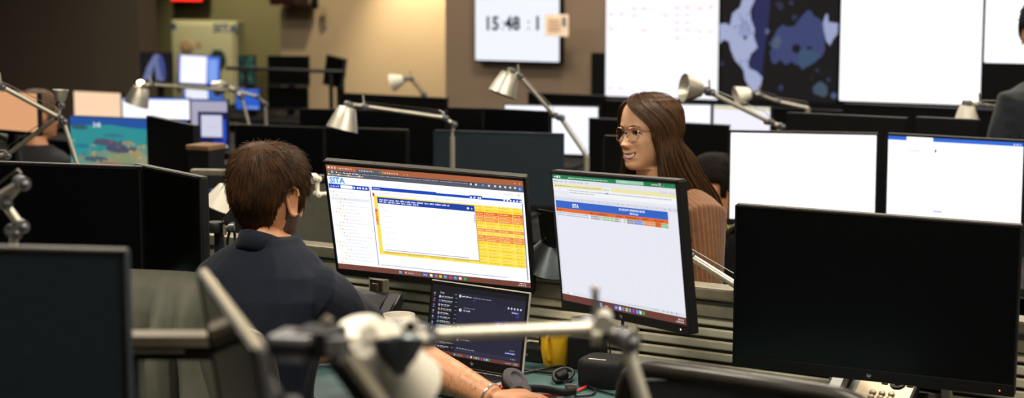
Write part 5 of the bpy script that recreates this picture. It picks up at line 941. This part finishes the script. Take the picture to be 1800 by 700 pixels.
# jacket over the chair's back
CH = q; r = thing('jacket', 'dark grey green jacket draped over the seated man\'s chair back', 'jacket', Vector((*(CH + Matrix.Rotation(R(-14), 3, 'Z') @ Vector((-.065, -.275, 0))).xy, .0)), R(-14)); b = MB(); rings = []; zt = P(285, 484, 3.6).z
for i in range(34):
    t = i / 33; z = zt - t * .72; ring = []
    for j in range(180):
        a = 2 * PI * j / 180; ca, sa = math.cos(a), math.sin(a); w = .195 + .02 * t; dd = (.025 + .045 * min(1, t * 5)) + .03 * t; k_ = min(1, (t * 33 / 3.2)) ** .5 if i < 4 else 1
        x = w * math.copysign(abs(ca) ** .5, ca) * (.94 + .06 * k_); y = dd * math.copysign(abs(sa) ** .75, sa) * k_
        fold = .034 * max(0, min(1, (t - .03) * 5)) * (math.sin(x * 105 - 5.0 * t + 1.2 * math.sin(x * 17)) + .6 * math.sin(x * 61 + 6 * t + 1)); y += fold * (-1 if sa < 0 else .4) * (abs(sa) ** .5); x += .012 * t * math.sin(9 * a + 5 * t)
        zz = z - .045 * min(1.2, abs(x) / .22) ** 7 * (1 - t)
        ring.append(Vector((x, y - .02 * t, zz)))
    rings.append(ring)
b.loft(rings); b.build('cloth', M['fabric'], r, True, 180)
b = MB(); b.tube(spline([(-.215, -.03, zt - .1), (-.25, -.05, zt - .3), (-.25, -.06, zt - .6)]), [.05] * 17, 14, flat=.6); b.build('sleeve', M['fabric'], r, True)
b = MB(); b.tube(spline([(.19, -.03, zt - .16), (.205, -.03, zt - .33), (.205, -.05, zt - .62)]), [.045] * 17, 14, flat=.6); b.build('sleeve', M['fabric'], r, True)

# --- the smiling woman
WYc = 5.28; WB = P(1192, 400, WYc + .02); WBase = Vector((WB.x, WB.y, 0)); WH = R(112)
loc = lambda p: (Matrix.Translation(WBase) @ Matrix.Rotation(WH, 4, 'Z')).inverted() @ Vector(p)
hc = loc(P(1141, 233, WYc - .02)); nb = (hc.x * .55, hc.y * .5, 1.075)
HR = Matrix.Rotation(R(126) - WH, 4, 'Z') @ Matrix.Rotation(R(2), 4, 'X') @ Matrix.Rotation(R(3), 4, 'Y')
wom, T, G, body = person('smiling woman with long brown hair, glasses and brown striped shirt', WBase, WH, (0, -.03, .56), nb, hc, HR,
    [((.15, .0, .985), (.21, .10, .73), (.12, .34, .765), (-.3, .9, 0), (0, 0, 1), -1, .92), ((-.15, .0, .985), (-.20, .03, .72), (-.10, .28, .765), (.3, .9, 0), (0, 0, 1), 1, .92)], SEAT_LEGS(-.02), 'brown', 'skinw', fem=1, smile=1, hs=.93, vox=.005, sleeve_r=1.12, wr=.004)
# shirt collar
b = MB(); nk = Vector(nb)
b.loft([[nk + Vector((math.sin(a) * r_, math.cos(a) * r_ * 1.02, z - .02 * math.cos(a))) for a in [2 * PI * i / 32 for i in range(32)]] for r_, z in ((.062, -.05), (.058, .0), (.062, .002), (.085, -.035))], cap=False); o = b.build('collar', M['brown'], wom, True, 180)
# glasses
gl_ = bpy.data.objects.new('glasses', None); gm = MB(T); lens = []
frm = MB(T)
for s in (-1, 1):
    ring = [Vector((s * (.0315 + .0225 * math.copysign(abs(math.cos(t)) ** .8, math.cos(t))), .0985 - .09 * 0 - 4.0 * (.0315 + .0225 * math.cos(t)) ** 2, -.004 + .0205 * math.copysign(abs(math.sin(t)) ** .8, math.sin(t)) * (1 if math.sin(t) > 0 else 1.05))) for t in [2 * PI * i / 36 for i in range(36)]]
    frm.tube(ring, .0011, 6, closed=True); lens.append(ring); frm.tube([(s * .0535, .0865, .006), (s * .066, .07, .006), (s * .0755, .01, .004), (s * .077, -.02, -.004)], .0011, 6)
    frm.tube([(s * .011, .098, -.012), (s * .009, .095, -.014)], .0015, 6)
frm.tube(spline([(-.0095, .099, .004), (0, .1005, .007), (.0095, .099, .004)]), .0011, 6); go = frm.build('glasses', M['gold'], wom, True)
for ring in lens: MB(Matrix()).add([T @ p for p in ring], [tuple(range(36))]).build('lens', M['lens'], go)
# long hair: an inner mass and many locks (the crown is closed by a small cap)
n72 = len(G[0])
def scalp(th, z, off):             # a point off the head's surface at signed angle th from the face, height z
    x = abs(th) / (2 * PI) * n72; j0 = int(x) % n72; f = x - int(x); q = []
    for j in (j0, (j0 + 1) % n72):
        k = next((i for i in range(2, 90) if G[i][j].z <= z), 90); a, b = G[k - 1][j], G[k][j]; u = (a.z - z) / max(1e-6, a.z - b.z)
        q.append((a.lerp(b, min(1, max(0, u))), grid_normal(G, k, j)))
    p = q[0][0].lerp(q[1][0], f) + q[0][1].lerp(q[1][1], f).normalized() * off; return Vector((math.copysign(abs(p.x), th), p.y, p.z))
def hair_curve(t, s, rg, lift=0, jit=1.0):
    """t 0 front .. 1 back; the parting lies on her right, the near side sweeps across the forehead"""
    yy = .05 - .115 * t; k = min(range(2, 40), key=lambda i: (G[i][0].y - yy) ** 2 if yy > 0 else (G[i][n72 // 2].y - yy) ** 2); p0 = G[k][0] if yy > 0 else G[k][n72 // 2]
    out = [Vector((.022 * (1 - t), p0.y, p0.z + .004 + lift))]; th = R(58 + 120 * t ** .85); D = R(80 if s < 0 else 34) * (1 - t) ** 1.2; J = Vector((rg.gauss(0, 1), rg.gauss(0, 1), 0)) * jit
    for z, w, off in ((.1, 1, .004), (.088, .84, .006), (.072, .6, .011), (.052, .33, .0125), (.03, .12, .0135), (.005, .0, .0155), (-.02, -.04, .018)):
        if z > out[0].z - .005: continue
        q = scalp(min(th - D * w, PI * .999), z, off + lift); out.append(Vector((q.x * s, q.y, q.z)))
    for z, rx, ry, yc, dth in ((-.07, .091, .116, -.034, 4), (-.13, .096, .12, -.065, 8), (-.2, .105, .122, -.115, 16), (-.28, .108, .110, -.155, 13), (-.37, .104, .10, -.2, 10)):
        tt = th + R(dth) * (1 - t)
        if z < -.16 and tt < R(76): tt = R(76) + (tt - R(76)) * .5
        y_ = yc + (ry + lift) * math.cos(min(tt, PI)); y0_ = .035 - .1 * max(0, -.16 - z); y_ = y_ + (y0_ - y_) * max(0, 1 - t / .42) ** 1.2
        out.append(Vector((s * (rx + lift) * math.sin(min(tt, PI)), y_, z)) + J * (.001 + .007 * -z / .37))
    return out
rg = random.Random(11); inner = MB(T)
for s in (-1, 1):
    cs = [spline(hair_curve(t, s, rg, -.002, 0), 3) for t in [i / 22 for i in range(23)]]
    cs = [[c_[min(len(c_) - 1, round(i * (len(c_) - 1) / 29))] for i in range(30)] for c_ in cs]; vs = [p for c_ in cs for p in c_]; n_ = 30; inner.add(vs, [(i * n_ + j, (i + 1) * n_ + j, (i + 1) * n_ + j + 1, i * n_ + j + 1) for i in range(22) for j in range(n_ - 1)])
rows_ = [[p + grid_normal(G, i, j) * .003 for j, p in enumerate(G[i])] for i in range(0, 22)]
inner.loft([[p for p in r_] for r_ in rows_ if min(p.z for p in r_) > .092], cap=True)
ho = inner.build('hair', M['hairw'], body, True, 180); md = ho.modifiers.new('s', 'SOLIDIFY'); md.thickness = .006; md.offset = -1
b = MB(T)
for k in range(1500):
    s = 1 if k % 2 else -1; t = rg.random(); c_ = spline(hair_curve(t, s, rg, rg.uniform(-.004, .0035), 1.0), 3); c_ = c_[:max(8, int(len(c_) * rg.uniform(.8, 1.0)))]
    m_ = len(c_); r_ = rg.uniform(.0011, .0026); b.tube(c_, [r_ * (.6 + .8 * min(1, i / 6)) * (1 if i < m_ - 5 else max(.15, (m_ - i) / 5)) for i in range(m_)], 4, cap=False, flat=.6)
stuff(b.build('hair_lock', M['hairw'], ho, True, 180))
b = MB(T)
for k in range(160):
    t = rg.random(); s = rg.choice((-1, 1)); c_ = hair_curve(t, s, rg, .006, .5)[:rg.randint(2, 5)]; c_ = spline(c_, 4); c_ = [p + Vector((rg.gauss(0, .001), rg.gauss(0, .001), .004 * math.sin(i))) for i, p in enumerate(c_)]; strand(b, c_, .0003, .0002)
stuff(b.build('flyaway_hair', M['hairw'], ho, True, 180))
chair('office chair of the woman in brown, hidden behind the lit monitors', WBase - Vector((.0, 0, 0)), WH, .9, .44, 'black', back_y=-.24)

# --- the others, all far and soft
def simple_person(label, base, h, headc, hr, shirt, hairn, stand=0, bun=False, hs=1.0, sh_z=None):
    hc = Vector(headc); nz = hc.z - .145 * hs; nk = Vector((hc.x * .8, hc.y * .7, nz)); pel = Vector((0, -.05, .56 if not stand else .92))
    sx = .165; sz = nz - .10; legs = SEAT_LEGS() if not stand else [((s * .09, -.03, .88), (s * .1, .0, .48), (s * .1, -.02, .09)) for s in (-1, 1)]
    ez = sz - .26; arms = [((s * sx, nk.y * .9, sz), (s * (sx + .05), nk.y * .9 + .03, ez), (s * .16, nk.y + .25, max(ez - .02, .77 if not stand else .9)), (-s * .3, .9, -.1), (0, 0, 1), -s, 1.9 if stand else .85) for s in (1, -1)]
    r, T, G, body = person(label, base, h, pel, nk, hc, hr, arms, legs, shirt, 'skin', hs=hs, vox=.009, detail=False, wr=.004)
    cap = short_hair(T, G, body, hairn, N=500, L=.03, thick=.012, seed=5, nape=-.09, r0=.002)
    for s in (-1, 1): MB(T).ball((s * .078, -.008, -.006), .02, 10, (.35, .75, 1.4)).build('ear', M['skin'], body, True)
    if bun: MB(T).ball((0, -.13, .03), .045, 12, (1, .8, 1)).build('hair_bun', M[hairn], cap, True); MB(T).tube(spline([(0, -.14, .02), (0, -.16, -.06), (0, -.15, -.16)]), [.03] * 8 + [.026] * 8 + [.01], 10).build('ponytail', M[hairn], cap, True)
    return r, T
def place(px, py, Y, h, ahead=.06, label='', **k):
    H_ = P(px, py, Y); c, s = math.cos(h), math.sin(h); base = Vector((H_.x + s * ahead, H_.y - c * ahead, 0)); return simple_person(label, base, h, (0, ahead, H_.z), **k), base
(_, _), b_ = place(1262, 330, 6.85, R(-105), label='person with dark tied hair and yellow green top, behind the woman', hr=Matrix.Rotation(0, 4, 'Z'), shirt='lime', hairn='hairb', bun=False)
chair('chair of the person in yellow green, hidden behind a lit monitor', b_, R(-105), .88, .42, 'black', back_y=-.26)
(_, _), b_ = place(68, 203, 8.4, R(-30), label='person with brown hair at far left, seen from behind', hr=Matrix.Rotation(R(-25), 4, 'Z'), shirt='trousers', hairn='hairf', hs=.92)
chair('chair of the far left person, beside the bent silver lamp', b_, R(-30), .95, .44, 'fabric', back_y=-.26)
place(1838, 62, 7.05, R(20), ahead=.1, label='standing figure in dark plaid shirt at the right edge', hr=Matrix.Rotation(R(-20), 4, 'Z'), shirt='plaid', hairn='hairb', stand=1, hs=1.12)
chair('empty dark chair between the man\'s face and the wide lit monitor', P(580, 400, 5.7) * 1 - Vector((0, 0, P(580, 400, 5.7).z)), YAW + PI + R(15), P(575, 338, 5.6).z, .42, 'fabric', back_y=-.1)
